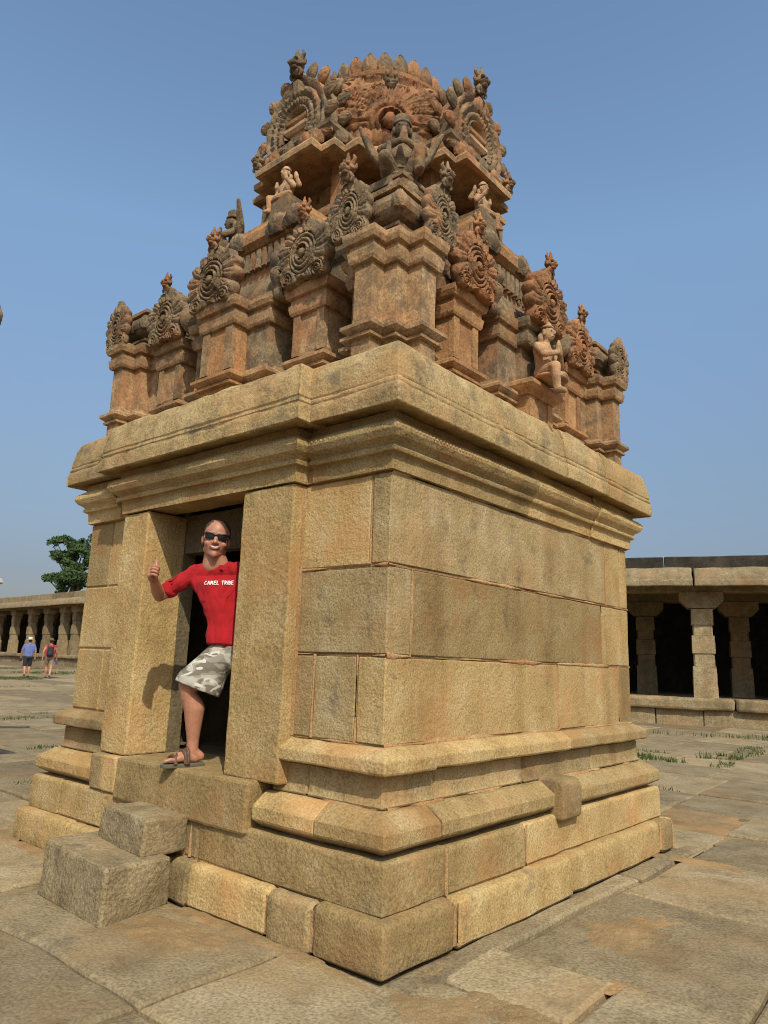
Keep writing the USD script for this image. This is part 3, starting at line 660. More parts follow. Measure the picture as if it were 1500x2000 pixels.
# --- eave of the tower
epl = unary_union([circ(1.13)] + bays((.37, 1.33), (.53, 1.21), (.70, 1.08)))
er = clean(epl)
sp('tower_eave', worn(mould(er, [(-.3, 5.90), (-.10, 5.885), (-.04, 5.86), (.0, 5.865), (.005, 5.915), (-.02, 5.955), (-.075, 6.01), (-.11, 6.04), (-.11, 6.07), (-.2, 6.075)]), .05, .006), 'stucco')
pts = [(s, o) for s, o in ((0, 1.33), (.33, 1.30), (-.33, 1.30), (.49, 1.17), (-.49, 1.17), (.66, 1.04), (-.66, 1.04), (.2, 1.33), (-.2, 1.33))]
for face in 'frl':
    ang = {'f': 0, 'r': math.pi / 2, 'l': -math.pi / 2}[face]
    for i, (s, o) in enumerate(pts):
        k = KNOB[i % 3].copy(); k.apply_scale([.17, .15, .155]); tw = ang + (.5 if s > .3 else -.5 if s < -.3 else 0)
        x, y, z = frame(face, s, o - .07, 5.955); v = k.vertices; v = np.column_stack([-v[:, 0], -v[:, 1], v[:, 2]]); c_, s_ = math.cos(tw), math.sin(tw)
        sp('leaf_knob', T(np.column_stack([v[:, 0] * c_ - v[:, 1] * s_, v[:, 0] * s_ + v[:, 1] * c_, v[:, 2]]) + [x, y, z], k.faces), 'carved_red' if i % 3 else 'carved', smooth=50)
for face, s in (('f', -.36), ('f', .36), ('r', .36), ('r', -.36)):
    y = YALI.copy(); y.apply_scale(.19); x, yy, z = frame(face, s, 1.31, 5.99); y = put(y, face); v = y.vertices - put(T([(0, 0, 0)], [[0, 0, 0]]), face).vertices[0]
    if s * (1 if face == 'r' else -1) > 0: sp('lion_mask', T(v + [x, yy, z], y.faces), 'carved', smooth=60)

# --- dome
prof = np.array([(1.00, 6.05), (1.04, 6.10), (1.04, 6.14), (.99, 6.17), (1.05, 6.22), (1.085, 6.30), (1.085, 6.40), (1.05, 6.52), (.985, 6.66), (.90, 6.80), (.80, 6.93), (.70, 7.03), (.62, 7.08), (.60, 7.10), (.61, 7.115), (.665, 7.13), (.67, 7.18), (.62, 7.20), (.50, 7.22)])
seg = np.r_[0, np.cumsum(np.linalg.norm(np.diff(prof, axis=0), axis=1))]
tt = np.linspace(0, seg[-1], 110); rr_ = np.interp(tt, seg, prof[:, 0]); zz_ = np.interp(tt, seg, prof[:, 1])
ph = np.linspace(-math.pi, math.pi, 520, endpoint=False)
PH, RR = np.meshgrid(ph, rr_); ZZ = np.repeat(zz_[:, None], len(ph), 1); TT = np.repeat(tt[:, None], len(ph), 1)
t0 = np.interp(6.12, prof[:, 1], seg)
hgt = np.zeros_like(RR)
for dg in (-math.pi / 4, math.pi / 4, -3 * math.pi / 4, 3 * math.pi / 4):
    dphi = (PH - dg + math.pi) % (2 * math.pi) - math.pi
    u = dphi * .95; w = TT - t0
    on = np.abs(u) < .62
    edge_ = np.clip((.62 - np.abs(u)) / .03, 0, 1) * np.clip(w / .03, 0, 1)
    d = np.hypot(u, w - .20); q = np.arctan2(w - .20, u)
    # lion face high in the middle of a field of curls, medallions left and right, feathered fan below
    h0 = np.zeros_like(u)
    for su in (-1, 1):
        for cu, cw, rc in ((.17, .96, .10), (.38, .90, .10), (.20, .50, .085), (.34, .42, .07), (.12, .62, .07)):
            de = np.hypot(u - su * cu, w - cw); an = np.arctan2(w - cw, (u - su * cu) * su)
            h0 = np.where(de < rc, .018 + .022 * np.cos(2 * np.pi * de / .042 - an), h0)
        du, dw = u - su * .42, w - .68; de = np.hypot(du, dw * .9)
        h0 = np.where((np.abs(du) < .06) & (w > .18) & (w < .58), .022 + .014 * np.cos(2 * np.pi * w / .065), h0)
        h0 = np.where(de < .15, np.where(de < .045, .05 * np.sqrt(np.clip(1 - (de / .05) ** 2, 0, 1)), np.where(de < .065, -.01, np.where(de < .105, .04, .014 + .018 * np.cos(16 * np.arctan2(dw, du))))), h0)
    rf = .36 + .05 * np.abs(np.sin(q))
    kq = (q - math.pi / 2) / .21 + .9 * d * np.sign(u); la = 2 * (kq - np.round(kq)); fan = (d < rf * (1 - .10 * la ** 2)) & (w > -.02)
    gr = lambda x_, wd: np.exp(-(x_ / wd) ** 2)
    h1 = np.where(d < .06, .02 + .045 * np.sqrt(np.clip(1 - (d / .062) ** 2, 0, 1)), np.where(d < .085, -.008, np.where(d < .155, .045 - .03 * gr(d - .12, .008), .008 + .042 * np.sqrt(np.clip(1 - la ** 2, 0, 1)) - .022 * gr(la, .16))))
    hgt = np.where(np.abs(u) < .62, np.where(fan, h1, h0) * edge_, hgt)
hgt += .016 * (np.abs(np.sin(26 * PH)) ** .5) * ((ZZ > 6.055) & (ZZ < 6.15))
P0 = np.stack([CX + RR * np.cos(PH), CY + RR * np.sin(PH), ZZ], -1)
hgt = hgt * 1.3 + .008 * fbm(P0, 20, 3, 2)
ang_ = np.gradient(zz_, tt)[:, None]; rad_ = np.gradient(rr_, tt)[:, None]
P0 = P0 + np.stack([np.cos(PH) * ang_ * hgt, np.sin(PH) * ang_ * hgt, -rad_ * hgt], -1)
nr_, np_ = RR.shape; i = np.arange(np_); j = (i + 1) % np_; F = []
for k in range(nr_ - 1): F += [np.column_stack([i + k * np_, j + k * np_, j + (k + 1) * np_]), np.column_stack([i + k * np_, j + (k + 1) * np_, i + (k + 1) * np_])]
v = np.vstack([P0.reshape(-1, 3), [[CX, CY, 7.3]]]); F.append(np.column_stack([i + (nr_ - 1) * np_, j + (nr_ - 1) * np_, np.full(np_, len(v) - 1)]))
DOME = sp('dome', T(v, np.vstack(F)), 'carved_red', smooth=60)
for dg in (-math.pi / 4,):
    y = YALI.copy(); y.apply_scale(.22); v = y.vertices; a = dg - math.pi / 2; tl = -.55; v = np.column_stack([v[:, 0], v[:, 1] * math.cos(tl) - v[:, 2] * math.sin(tl) * -1 * -1, v[:, 2]])
    v = np.column_stack([v[:, 0] * math.cos(a) - v[:, 1] * math.sin(a), v[:, 0] * math.sin(a) + v[:, 1] * math.cos(a), v[:, 2]]) + [CX + 1.0 * math.cos(dg), CY + 1.0 * math.sin(dg), 6.60]
    sp('lion_mask', T(v, y.faces), 'carved', DOME, smooth=60)
for k in range(26):
    a = 2 * math.pi * (k + .5) / 26; b = KNOB[k % 3].copy(); b.apply_scale([.195, .16, .235]); v = b.vertices
    an = a - math.pi / 2
    sp('lotus_petal', T(np.column_stack([v[:, 0] * math.cos(an) - v[:, 1] * math.sin(an), v[:, 0] * math.sin(an) + v[:, 1] * math.cos(an), v[:, 2]]) + [CX + .63 * math.cos(a), CY + .63 * math.sin(a), 7.17], b.faces),
       'carved_red' if k % 4 == 0 else 'carved', smooth=50)
sp('finial_base', worn(trimesh.creation.revolve(np.array([(0, 7.15), (.45, 7.18), (.40, 7.32), (.25, 7.42), (0, 7.45)]), sections=32).apply_translation([CX, CY, 0]), .08), 'stucco_grey')

# --- big horseshoe windows of the dome on the four sides
def horseshoe(n=60, a0=-.62):
    th = np.linspace(a0, math.pi - a0, n); return th
for face in 'frlb':
    th = horseshoe(); co_, si_ = np.cos(th), np.sin(th)
    ro, ri = .46, .25
    rows = []
    for rr, dep in ((.135, -.16), (.14, -.01), (.16, .02), (.18, .0), (.20, .03), (.225, .03), (.24, -.005), (.255, .0), (.275, .035), (.305, .035), (.32, -.005), (.335, .0), (.355, .035), (.385, .035), (.40, -.01), (.40, -.10), (.385, -.16), (.40, -.24), (.38, -.6)):
        f = np.array([rr * 1.0 * co_, np.full_like(th, dep), 6.32 + rr * 1.17 * si_ + .12 * np.exp(-((th - math.pi / 2) / .22) ** 2) * (rr > .3)]).T
        if .19 <= rr <= .23 or .27 <= rr <= .31: f[:, 1] += .014 * np.cos(th * 34)
        if rr > .34 and dep > 0: f[:, 1] -= .02 * np.exp(-((np.abs(np.sin(9 * th))) / .3) ** 2)
        if rr > 9:
            lb = 1 + .15 * np.abs(np.sin(5.5 * (th + .62))) ** .6; f[:, 0] *= lb; f[:, 2] = 6.32 + (f[:, 2] - 6.32) * lb
        rows.append(f)
    v = np.vstack(rows); n = len(th); F = []
    for k in range(len(rows) - 1):
        a = np.arange(n - 1) + k * n; F += [np.column_stack([a, a + 1, a + n + 1]), np.column_stack([a, a + n + 1, a + n])]
    h = T(v, np.vstack(F)); h.vertices[:, 1] += fbm(h.vertices, 18, 3, 5) * .012
    O = 1.19
    def loc(mesh):
        v = mesh.vertices; P = np.array([frame(face, x if face in 'fl' else x, O + y, z) for x, y, z in v]); mm = T(P, mesh.faces.copy())
        if face in 'f': mm.invert()
        if face == 'b': mm.invert()
        return mm
    r = obj('dormer_window', loc(h), 'carved', SH, smooth=50)
    bk = bx(-.30, .30, -.75, -.17, 6.07, 6.60); obj('window_back', loc(bk), 'stucco_orange', r)
    plinth = mould(rect(-.46, .46, -.6, .02), [(-.03, 6.02), (-.03, 6.05), (.0, 6.06), (.03, 6.09), (.03, 6.13), (-.02, 6.16), (-.05, 6.18)])
    obj('window_sill', loc(worn(plinth, .06)), 'stucco_grey', r, smooth=32)
    if face in 'fr':
        m1 = mould(rect(-.12, .12, -.16, .0), [(-.02, 6.17), (-.02, 6.25), (.0, 6.255), (.025, 6.28), (.025, 6.31), (-.02, 6.325), (-.02, 6.365), (.01, 6.37), (.02, 6.395), (-.05, 6.42)])
        obj('model_shrine', loc(worn(m1, .04)), 'statue_pale', r, smooth=32)
    for k in range(11):
        a = math.radians(-28 + 236 * k / 10)
        if 4 < k < 6: continue
        b = KNOB[k % 3].copy(); b.apply_scale([.165, .15, .15]); q = b.vertices.copy(); an = a - math.pi / 2
        q = np.column_stack([q[:, 0] * math.cos(an) - q[:, 2] * math.sin(an), q[:, 1] + .01, q[:, 0] * math.sin(an) + q[:, 2] * math.cos(an)])
        q = q + [.385 * math.cos(a), .0, 6.32 + .455 * math.sin(a)]
        obj('leaf_knob', loc(T(q, b.faces)), 'carved' if k % 3 else 'carved_red', r, smooth=50)
        q2 = q + [0, -.17, 0]; obj('leaf_knob', loc(T(q2, b.faces)), 'carved', r, smooth=50)
    y = YALI.copy(); y.apply_scale([.26, .26, .26]); y.apply_translation([0, .03, 6.88]); obj('lion_mask', loc(y), 'carved', r, smooth=60)

# ------------------------------------------------------------------ stucco figures on the tower
def yawed(mesh, ang, loc, sc=1.0):
    v = np.array(mesh.vertices) * sc; c, s = math.cos(ang), math.sin(ang)
    return T(np.column_stack([v[:, 0] * c - v[:, 1] * s, v[:, 0] * s + v[:, 1] * c, v[:, 2]]) + np.asarray(loc, float), mesh.faces)
def idol_head(P, c, r=.1, crown='hat'):
    x, y, z = c
    P += [ell((x, y, z), (r * .88, r, r * 1.12)), ell((x, y + r * .45, z - r * .55), (r * .55, r * .5, r * .5))]
    P += [ell((x, y + r * 1.02, z - r * .12), (r * .16, r * .2, r * .3))]
    for s in (-1, 1):
        P += [ell((x + s * r * .38, y + r * .84, z + r * .1), (r * .22, r * .16, r * .13)), ell((x + s * r * .95, y, z - r * .15), (r * .2, r * .3, r * .5))]
    P += [ell((x, y + r * .9, z - r * .6), (r * .32, r * .16, r * .1))]
    if crown == 'hat':
        P += [m3.Manifold.cylinder(r * .28, r * 1.06, r * 1.1, 20).translate([x, y - r * .1, z + r * .55]), m3.Manifold.cylinder(r * 1.1, r * .92, r * .98, 20).translate([x, y - r * .15, z + r * .6])]
    else:
        P += [m3.Manifold.cylinder(r * .8, r * .95, r * .68, 20).translate([x, y - r * .12, z + r * .6]), m3.Manifold.cylinder(r * .25, r * 1.08, r * 1.08, 20).translate([x, y - r * .1, z + r * .55]), ell((x, y - r * .12, z + r * 1.4), (r * .62, r * .62, r * .35))]
    P += [ell((x - r * .9, y - r * .5, z - r * .8), (r * .45, r * .4, r * .8)), ell((x + r * .9, y - r * .5, z - r * .8), (r * .45, r * .4, r * .8))]
    return P
def torso(P, b=.15):
    P.append(hull([((-.07, 0, .10), .11), ((.07, 0, .10), .11), ((0, 0, .22), .105)]))
    P.append(hull([((0, 0, .22), .115), ((-.115, 0, .43), .095), ((.115, 0, .43), .095)]))
    P.append(hull([((-.16, 0, .47), .055), ((.16, 0, .47), .055), ((0, .02, .50), .07)]))
    P.append(hull([((0, .02, .5), .055), ((0, .04, .6), .05)]))
    P += [m3.Manifold.cylinder(.022, .125, .125, 24).translate([0, 0, .155])]
    return P
def arm(P, js, r=(.058, .05, .038)):
    P += chain([(p, q) for p, q in zip(js, (r[0], r[1], r[2], r[2] * .8))], 12); return P
def garuda():
    P = torso([]); idol_head(P, (0, .07, .68), .105)
    for s in (-1, 1):
        arm(P, [(s * .18, 0, .46), (s * .25, .14, .34), (s * .05, .25, .40)])
        P += chain([((s * .03, .25, .40), .036), ((s * .015, .25, .50), .03), ((s * .008, .235, .60), .015)], 10)
    P += chain([((-.10, .05, .10), .10), ((-.20, .22, .34), .075), ((-.19, .20, .05), .055), ((-.21, .32, .03), .04)], 12)
    P += chain([((.10, .05, .10), .10), ((.21, .27, .16), .08), ((.17, .02, .05), .055), ((.24, .28, .30), .03)][:3], 12)
    P += chain([((.17, .26, .2), .04), ((.17, .27, .34), .03)], 10)
    P += [ell((0, .05, .03), (.2, .16, .05))]
    return blob(P, .03, 3)
def wing(s):
    n = 7; P = []
    for k in range(n):
        t = k / (n - 1)
        P.append(hull([((s * .20, -.10, .30 - .05 * t), .035), ((s * (.30 + .06 * (1 - t)), -.12, .42 + .05 * (1 - t)), .032), ((s * (.49 - .15 * t), -.06, .76 - .34 * t), .028)], 10))
    return blob(P, .03, 1)
def seated(side=1, hang=True, pray=False):
    P = torso([]); idol_head(P, (0, .05, .69), .105, 'tier')
    P += chain([((-side * .08, .03, .10), .095), ((-side * .27, .16, .09), .07), ((-side * .02, .26, .06), .05), ((side * .06, .27, .04), .04)], 12)
    if hang: P += chain([((side * .09, .04, .10), .095), ((side * .20, .26, .10), .075), ((side * .17, .27, -.20), .05), ((side * .18, .38, -.25), .04)], 12)
    else: P += chain([((side * .09, .04, .10), .095), ((side * .28, .15, .12), .075), ((side * .05, .28, .08), .05)], 12)
    if pray:
        for s in (-1, 1):
            arm(P, [(s * .18, 0, .46), (s * .24, .12, .30), (s * .04, .22, .36)])
            P += chain([((s * .03, .22, .36), .036), ((s * .012, .22, .46), .03), ((s * .008, .22, .54), .014)], 10)
    else:
        arm(P, [(-side * .18, 0, .46), (-side * .26, .06, .30), (-side * .20, .20, .42)]); P += chain([((-side * .20, .20, .42), .045), ((-side * .2, .22, .54), .02)], 10)
        arm(P, [(side * .18, 0, .46), (side * .27, .05, .28), (side * .22, .2, .17)])
        for s in (-1, 1): arm(P, [(s * .18, -.04, .46), (s * .31, -.06, .38), (s * .29, .02, .52)]); P += chain([((s * .29, .02, .52), .05), ((s * .28, .03, .62), .03)], 10)
    P += [ell((0, .1, .01), (.28, .22, .05))]
    return blob(P, .03, 3)
def idol(name, mesh, ang, loc, sc, mat, seed, **kw):
    mm = T(mesh.vertices + mesh.vertex_normals * (fbm(mesh.vertices + seed, 9, 3, seed)[:, None] * .022), mesh.faces)
    return obj(name, yawed(mm, ang, loc, sc), mat, SH, smooth=60, **kw)
GAR = garuda()
dz = math.radians(45) - math.pi + math.radians(0)
for (x, y, z), yw, sc in (((-.67, .79, 5.335), math.radians(-135), .70), ((-W + .76, .76, 5.335), math.radians(135), .68)):
    g = idol('winged_figure', GAR, yw, (x, y, z), sc, 'carved', 3, label='grey kneeling winged figure with clasped hands on the near corner of the tower' if x > -2 else 'grey winged figure on the left corner of the tower')
    for s in (-1, 1): obj('wing', yawed(wing(s), yw, (x, y, z), sc), 'carved', g, smooth=60)
SE1, SE2, SE3 = seated(1), seated(-1), seated(1, True, True)
x, y, z = frame('f', .03, 1.28, 5.43); sp('figure_seat', worn(bx(x - .17, x + .17, y - .12, y + .3, 5.22, 5.43), .06), 'stucco_grey'); idol('seated_figure', SE1, math.pi, (x, y, z), .44, 'statue_pale', 1, label='pale seated figure under the left side of the tower eave')
x, y, z = frame('r', -.06, 1.28, 5.43); sp('figure_seat', worn(bx(x - .3, x + .12, y - .17, y + .17, 5.22, 5.43), .06), 'stucco_grey'); idol('seated_figure', SE2, -math.pi / 2, (x, y, z), .44, 'statue_pale', 2, label='pale seated figure under the right side of the tower eave')
idol('seated_figure', SE3, -math.pi / 2, (.10, 1.76, 3.765), .60, 'statue_pale', 5, label='orange praying figure with one leg hanging, in the right side niche')

# ------------------------------------------------------------------ the man in the doorway
def head_mesh():
    P = [ell((0, -.012, .042), (.077, .096, .098), 28), ell((0, .018, -.03), (.066, .074, .088), 28)]
    P += [hull([((0, .066, -.106), .022), ((-.046, .0, -.072), .024), ((.046, .0, -.072), .024), ((0, .03, -.05), .05)], 16)]
    for s in (-1, 1): P += [ell((s * .044, .056, -.036), (.024, .024, .024)), ell((s * .078, -.01, -.008), (.011, .021, .033), 16, (0, 0, s * 14)), ell((s * .03, .08, .026), (.028, .014, .010))]
    P += [hull([((0, .084, .012), .010), ((0, .107, -.032), .0135), ((0, .085, -.034), .013)], 12)]
    P += [ell((s * .013, .095, -.036), (.010, .012, .008)) for s in (-1, 1)]
    P += [hull([((0, -.02, -.06), .058), ((0, -.035, -.17), .062)], 18)]
    return P
FYAW = math.atan2(.80, .59)                 # x axis of the man's frame = to the right in the picture
man = thing('person', 'man in red t-shirt, camouflage shorts and sunglasses leaning out of the doorway with thumb up', 'person')
HC = np.array([-1.668, -.005, 2.362])
def hrot(m_): return m_.scale([1.22, 1.15, 1.13]).rotate([0, -4, 0]).rotate([0, 0, math.degrees(FYAW) + 178]).translate([float(a) for a in HC])
body = [hrot(p) for p in head_mesh()]
RS, LS, EL, WR, FI = (np.array(p) for p in ((-1.838, -.058, 2.108), (-1.475, .20, 2.125), (-1.985, -.235, 1.935), (-1.815, -.405, 2.035), (-1.745, -.47, 2.085)))
body += [hull([(HC + (0, .02, -.12), .058), ((-1.65, .065, 2.13), .058), ((-1.62, .1, 2.08), .045)], 18)]
body += chain([(RS, .058), (EL, .043)], 16) + chain([(EL, .043), (EL + (WR - EL) * .3, .046), (WR, .029)], 16)
body += chain([(LS, .055), ((-1.40, .40, 1.85), .043), ((-1.38, .36, 1.60), .03)], 14)
body += [hull([(RS, .055), (LS, .055), ((-1.58, .10, 1.9), .09)]), hull([((-1.58, .10, 1.9), .09), ((-1.5, .17, 1.65), .10), ((-1.45, .20, 1.65), .10)])]
HR, KN, AN = np.array((-1.545, .13, 1.585)), np.array((-1.690, -.125, 1.305)), np.array((-1.690, -.05, .865))
body += chain([(HR, .10), (KN, .068)], 18) + [hull([(KN + (-.0, -.012, .01), .060), (KN + (0, .01, -.07), .058)], 16)]
CF = KN + (AN - KN) * .34 + np.array((.012, .03, 0))
body += [hull([(KN + (0, .01, -.06), .056), (CF, .073)], 18), hull([(CF, .073), (AN + (0, .0, .07), .041)], 18), hull([(AN + (0, 0, .07), .041), (AN, .040)], 16)]
LK = np.array((-1.36, .40, 1.20))
body += chain([((-1.38, .30, 1.58), .09), (LK, .06), ((-1.40, .52, .86), .042)], 14) + chain([((-1.40, .52, .82), .04), ((-1.46, .36, .79), .035)], 12)
fd = np.array((-.27, -.963, 0)); fl = np.array((.963, -.27, 0)); H0 = np.array((-1.665, .0, .80))
fp = lambda a, b, c=0: H0 + fd * a + fl * b + np.array((0, 0, c))
body += [hull([(fp(.0, 0, .03), .033), (AN, .038)], 14), hull([(AN + (0, 0, -.02), .036), (fp(.16, .0, .028), .032), (fp(.03, 0, .02), .03)], 14), hull([(fp(.16, -.028, .02), .022), (fp(.17, .03, .022), .024), (fp(.08, 0, .03), .034)], 12)]
for k, (b, ln, r) in enumerate(((.036, .255, .0125), (.014, .25, .0095), (-.004, .238, .009), (-.020, .222, .0085), (-.035, .205, .008))):
    body += chain([(fp(.165, b * .9, .016), r + .003), (fp(ln - .03, b * 1.1, .018), r), (fp(ln, b * 1.1, .010), r)], 10)
# right hand: fist with the thumb up
e1 = FI - WR; e1 /= np.linalg.norm(e1); e3 = np.array((.02, .0, 1.0)); e3 -= e1 * (e3 @ e1); e3 /= np.linalg.norm(e3); e2 = np.cross(e1, e3)
if e2 @ np.array((.59, .80, 0)) < 0: e2 = -e2
hp = lambda a, b, c: WR + e1 * a + e2 * b + e3 * c
body += [hull([(WR, .028), (hp(.035, -.006, .02), .024), (hp(.035, -.006, -.022), .024)], 14), hull([(hp(.03, -.006, .026), .020), (hp(.03, -.006, -.028), .020), (hp(.088, -.012, .032), .017), (hp(.084, -.012, -.036), .015)], 12)]
for k in range(4):
    c = .033 - .0225 * k; q = (.0, .004, .001, -.006)[k]; r = (.0105, .011, .0105, .0092)[k]
    body += chain([(hp(.088, -.014, c), r + .001), (hp(.118 + q, .012, c), r), (hp(.104 + q, .040, c - .001), r * .95), (hp(.070 + q, .040, c - .002), r * .9)], 12)
body += chain([(hp(.03, .010, .020), .020), (hp(.062, .020, .047), .0145), (hp(.074, .016, .078), .0118), (hp(.068, .008, .108), .0095)], 12)
bm = m3.Manifold.batch_boolean(body, m3.OpType.Add).refine_to_length(.012).to_mesh()
bt = trimesh.Trimesh(bm.vert_properties[:, :3], bm.tri_verts, process=True)
trimesh.smoothing.filter_taubin(bt, lamb=.5, nu=.53, iterations=5)
obj('body', bt, 'skin', man, smooth=True)
def cloth(name, parts, mat, edge=.02, it=8, amp=.006, sc=9, seed=1, parent=man, stretch=(1, 1, .45)):
    t = blob(parts, edge, it)
    n = t.vertex_normals; p = t.vertices
    w = np.abs(fbm(p * np.array(stretch), sc, 3, seed)) * 2
    t = T(p + n * (amp * (w - .35))[:, None], t.faces)
    return obj(name, t, mat, parent, smooth=True), t
yd = math.degrees(FYAW)
shirt = [hull([(RS + (.005, .0, .0), .074), (LS + (-.005, -.005, 0), .074), ((-1.655, .055, 2.14), .075)], 18)]
shirt += [m3.Manifold.batch_hull([hull([(RS + (.02, .015, -.02), .070), (LS + (-.02, -.015, -.02), .070)], 16), ell((-1.612, .07, 1.90), (.175, .118, .06), 20, (0, 0, math.degrees(FYAW)))])]
shirt += [m3.Manifold.batch_hull([ell((-1.64, .06, 2.03), (.175, .105, .06), 20, (0, 0, yd)), ell((-1.612, .07, 1.90), (.175, .118, .06), 20, (0, 0, yd))])]
shirt += [m3.Manifold.batch_hull([ell((-1.612, .07, 1.90), (.175, .118, .06), 20, (0, 0, yd)), ell((-1.562, .093, 1.73), (.160, .118, .05), 20, (0, 0, yd))])]
shirt += [m3.Manifold.batch_hull([ell((-1.562, .093, 1.73), (.160, .118, .05), 20, (0, 0, yd)), ell((-1.532, .107, 1.605), (.192, .145, .03), 20, (0, 0, yd))])]
SLV = RS + (EL - RS) * .66
shirt += chain([(RS, .070), (SLV, .066)], 18) + [hull([(SLV, .066), (RS + (EL - RS) * .72, .067)], 18)]
shirt += chain([(LS, .068), ((-1.43, .32, 1.95), .064)], 14)
shirt = [m3.Manifold.batch_boolean([m3.Manifold.batch_boolean(shirt, m3.OpType.Add), ell(HC + (.012, .012, -.135), (.083, .083, .05), 20, (0, 0, yd))], m3.OpType.Subtract)]
_, SHT = cloth('tshirt', shirt, 'shirt_red', .014, 4, .034, 9, 4, stretch=(1.5, 1.5, .6))
PEL = np.array((-1.495, .155, 1.595))
sh_ = [m3.Manifold.batch_hull([ell(PEL, (.178, .138, .06), 20, (0, 0, yd)), ell(PEL + (0, 0, -.12), (.175, .14, .06), 20, (0, 0, yd))])]
KH = KN + (HR - KN) * .12
leg_ = m3.Manifold.batch_boolean([hull([(HR, .132), (HR + (KH - HR) * .5, .124)], 24), hull([(HR + (KH - HR) * .5, .124), (KH, .122), (KH + (.05, .05, -.10), .112), (KH + (-.03, -.03, -.05), .11)], 24)], m3.OpType.Add)
hn = np.array((.59 * .36, .80 * .36, 1.0)); hn /= np.linalg.norm(hn); hp0 = np.array((-1.70, -.08, 1.295))
sh_ += [leg_.trim_by_plane([float(a) for a in hn], float(hn @ hp0))]
sh_ += [hull([((-1.38, .30, 1.57), .12), ((-1.365, .385, 1.26), .095)], 18)]
_, SHO = cloth('shorts', sh_, 'camouflage', .016, 3, .016, 9, 6, stretch=(.5, .5, 1.2))
hairm = ell((0, -.018, .046), (.080, .096, .098), 32).trim_by_plane([0, -.60, .80], .036)
hm = hrot(hairm).refine_to_length(.012).to_mesh(); hm = trimesh.Trimesh(hm.vert_properties[:, :3], hm.tri_verts, process=True)
hm.vertices += hm.vertex_normals * (fbm(hm.vertices, 140, 2, 2)[:, None] * .006); obj('hair', hm, 'hair', man, smooth=40)
gl = thing_glasses = None
def lens(s): return m3.Manifold.batch_hull([m3.Manifold.sphere(.0045, 10).translate([s * (.036 + dx), .094 - abs(dx + .012) * .35 * (1 if dx > 0 else .2), .010 + dz]) for dx, dz in ((-.024, .015), (.026, .016), (.022, -.019), (-.018, -.019))])
fr_ = [hull([((-.062, .088, .026), .0045), ((.062, .088, .026), .0045), ((0, .100, .022), .0045)], 8)]
for s in (-1, 1): fr_ += chain([((s * .064, .086, .022), .0045), ((s * .083, -.01, .018), .0035)], 8)
fr_ += chain([((-.012, .102, .014), .004), ((.012, .102, .014), .004)], 8)
def solid(parts):
    mm = m3.Manifold.batch_boolean(parts, m3.OpType.Add).to_mesh(); return trimesh.Trimesh(mm.vert_properties[:, :3], mm.tri_verts, process=True)
sg = obj('sunglasses', solid([hrot(p) for p in fr_]), 'frame_black', man, smooth=50)
for s in (-1, 1): obj('lens', solid([hrot(lens(s))]), 'lens', sg, smooth=50)
obj('mouth', solid([hrot(m3.Manifold.batch_hull([m3.Manifold.sphere(.0042, 10).translate([x_, .0935 - 9 * x_ * x_, -.0665 + 13 * x_ * x_ + d_]) for x_ in (-.027, -.012, 0, .012, .027) for d_ in ((0,) if abs(x_) > .02 else (.006, -.007))]))]), 'lips', man, smooth=50)
obj('teeth', solid([hrot(m3.Manifold.batch_hull([m3.Manifold.sphere(.0027, 10).translate([x_, .0968 - 9 * x_ * x_, -.0655 + 13 * x_ * x_]) for x_ in (-.020, -.011, 0, .011, .020)]))]), 'teeth', man, smooth=50)
# sandals
def sole(h0, d, l, z0, z1):
    o = [(-.035, -.028), (-.03, .028), (.05, .036), (.15, .050), (.22, .050), (.262, .03), (.272, .0), (.245, -.035), (.18, -.052), (.08, -.04)]
    r = np.array([h0[:2] + d[:2] * a + l[:2] * b for a, b in o]); return worn(mould(r, [(-.004, z0), (0, z0 + .004), (.002, z1 - .006), (-.002, z1)]), .03, .0015)
san = obj('sandal', sole(H0, fd, fl, .762, .790), 'sandal_sole', man, smooth=40)
def strap(a, w, h, r, tw=0): return chain([(fp(a + tw * (t / 4 - .5), w * math.cos(math.pi * t / 4), h * math.sin(math.pi * t / 4) ** .8 - .008), r) for t in range(5)], 8)
obj('strap', blob(strap(.195, .052, .050, .011, .03) + strap(.165, .052, .058, .011, -.05), .015, 2), 'sandal_leather', san, smooth=True)
obj('strap', blob(strap(.125, .050, .080, .013, .03) + strap(.095, .048, .096, .013, .0) + strap(.11, .049, .088, .010, -.02), .015, 2), 'sandal_leather', san, smooth=True)
fd2, fl2, = np.array((-.35, -.936, 0)), np.array((.936, -.35, 0)); obj('sandal', sole(np.array((-1.40, .54, .78)), fd2, fl2, .750, .772), 'sandal_sole', man, smooth=40)
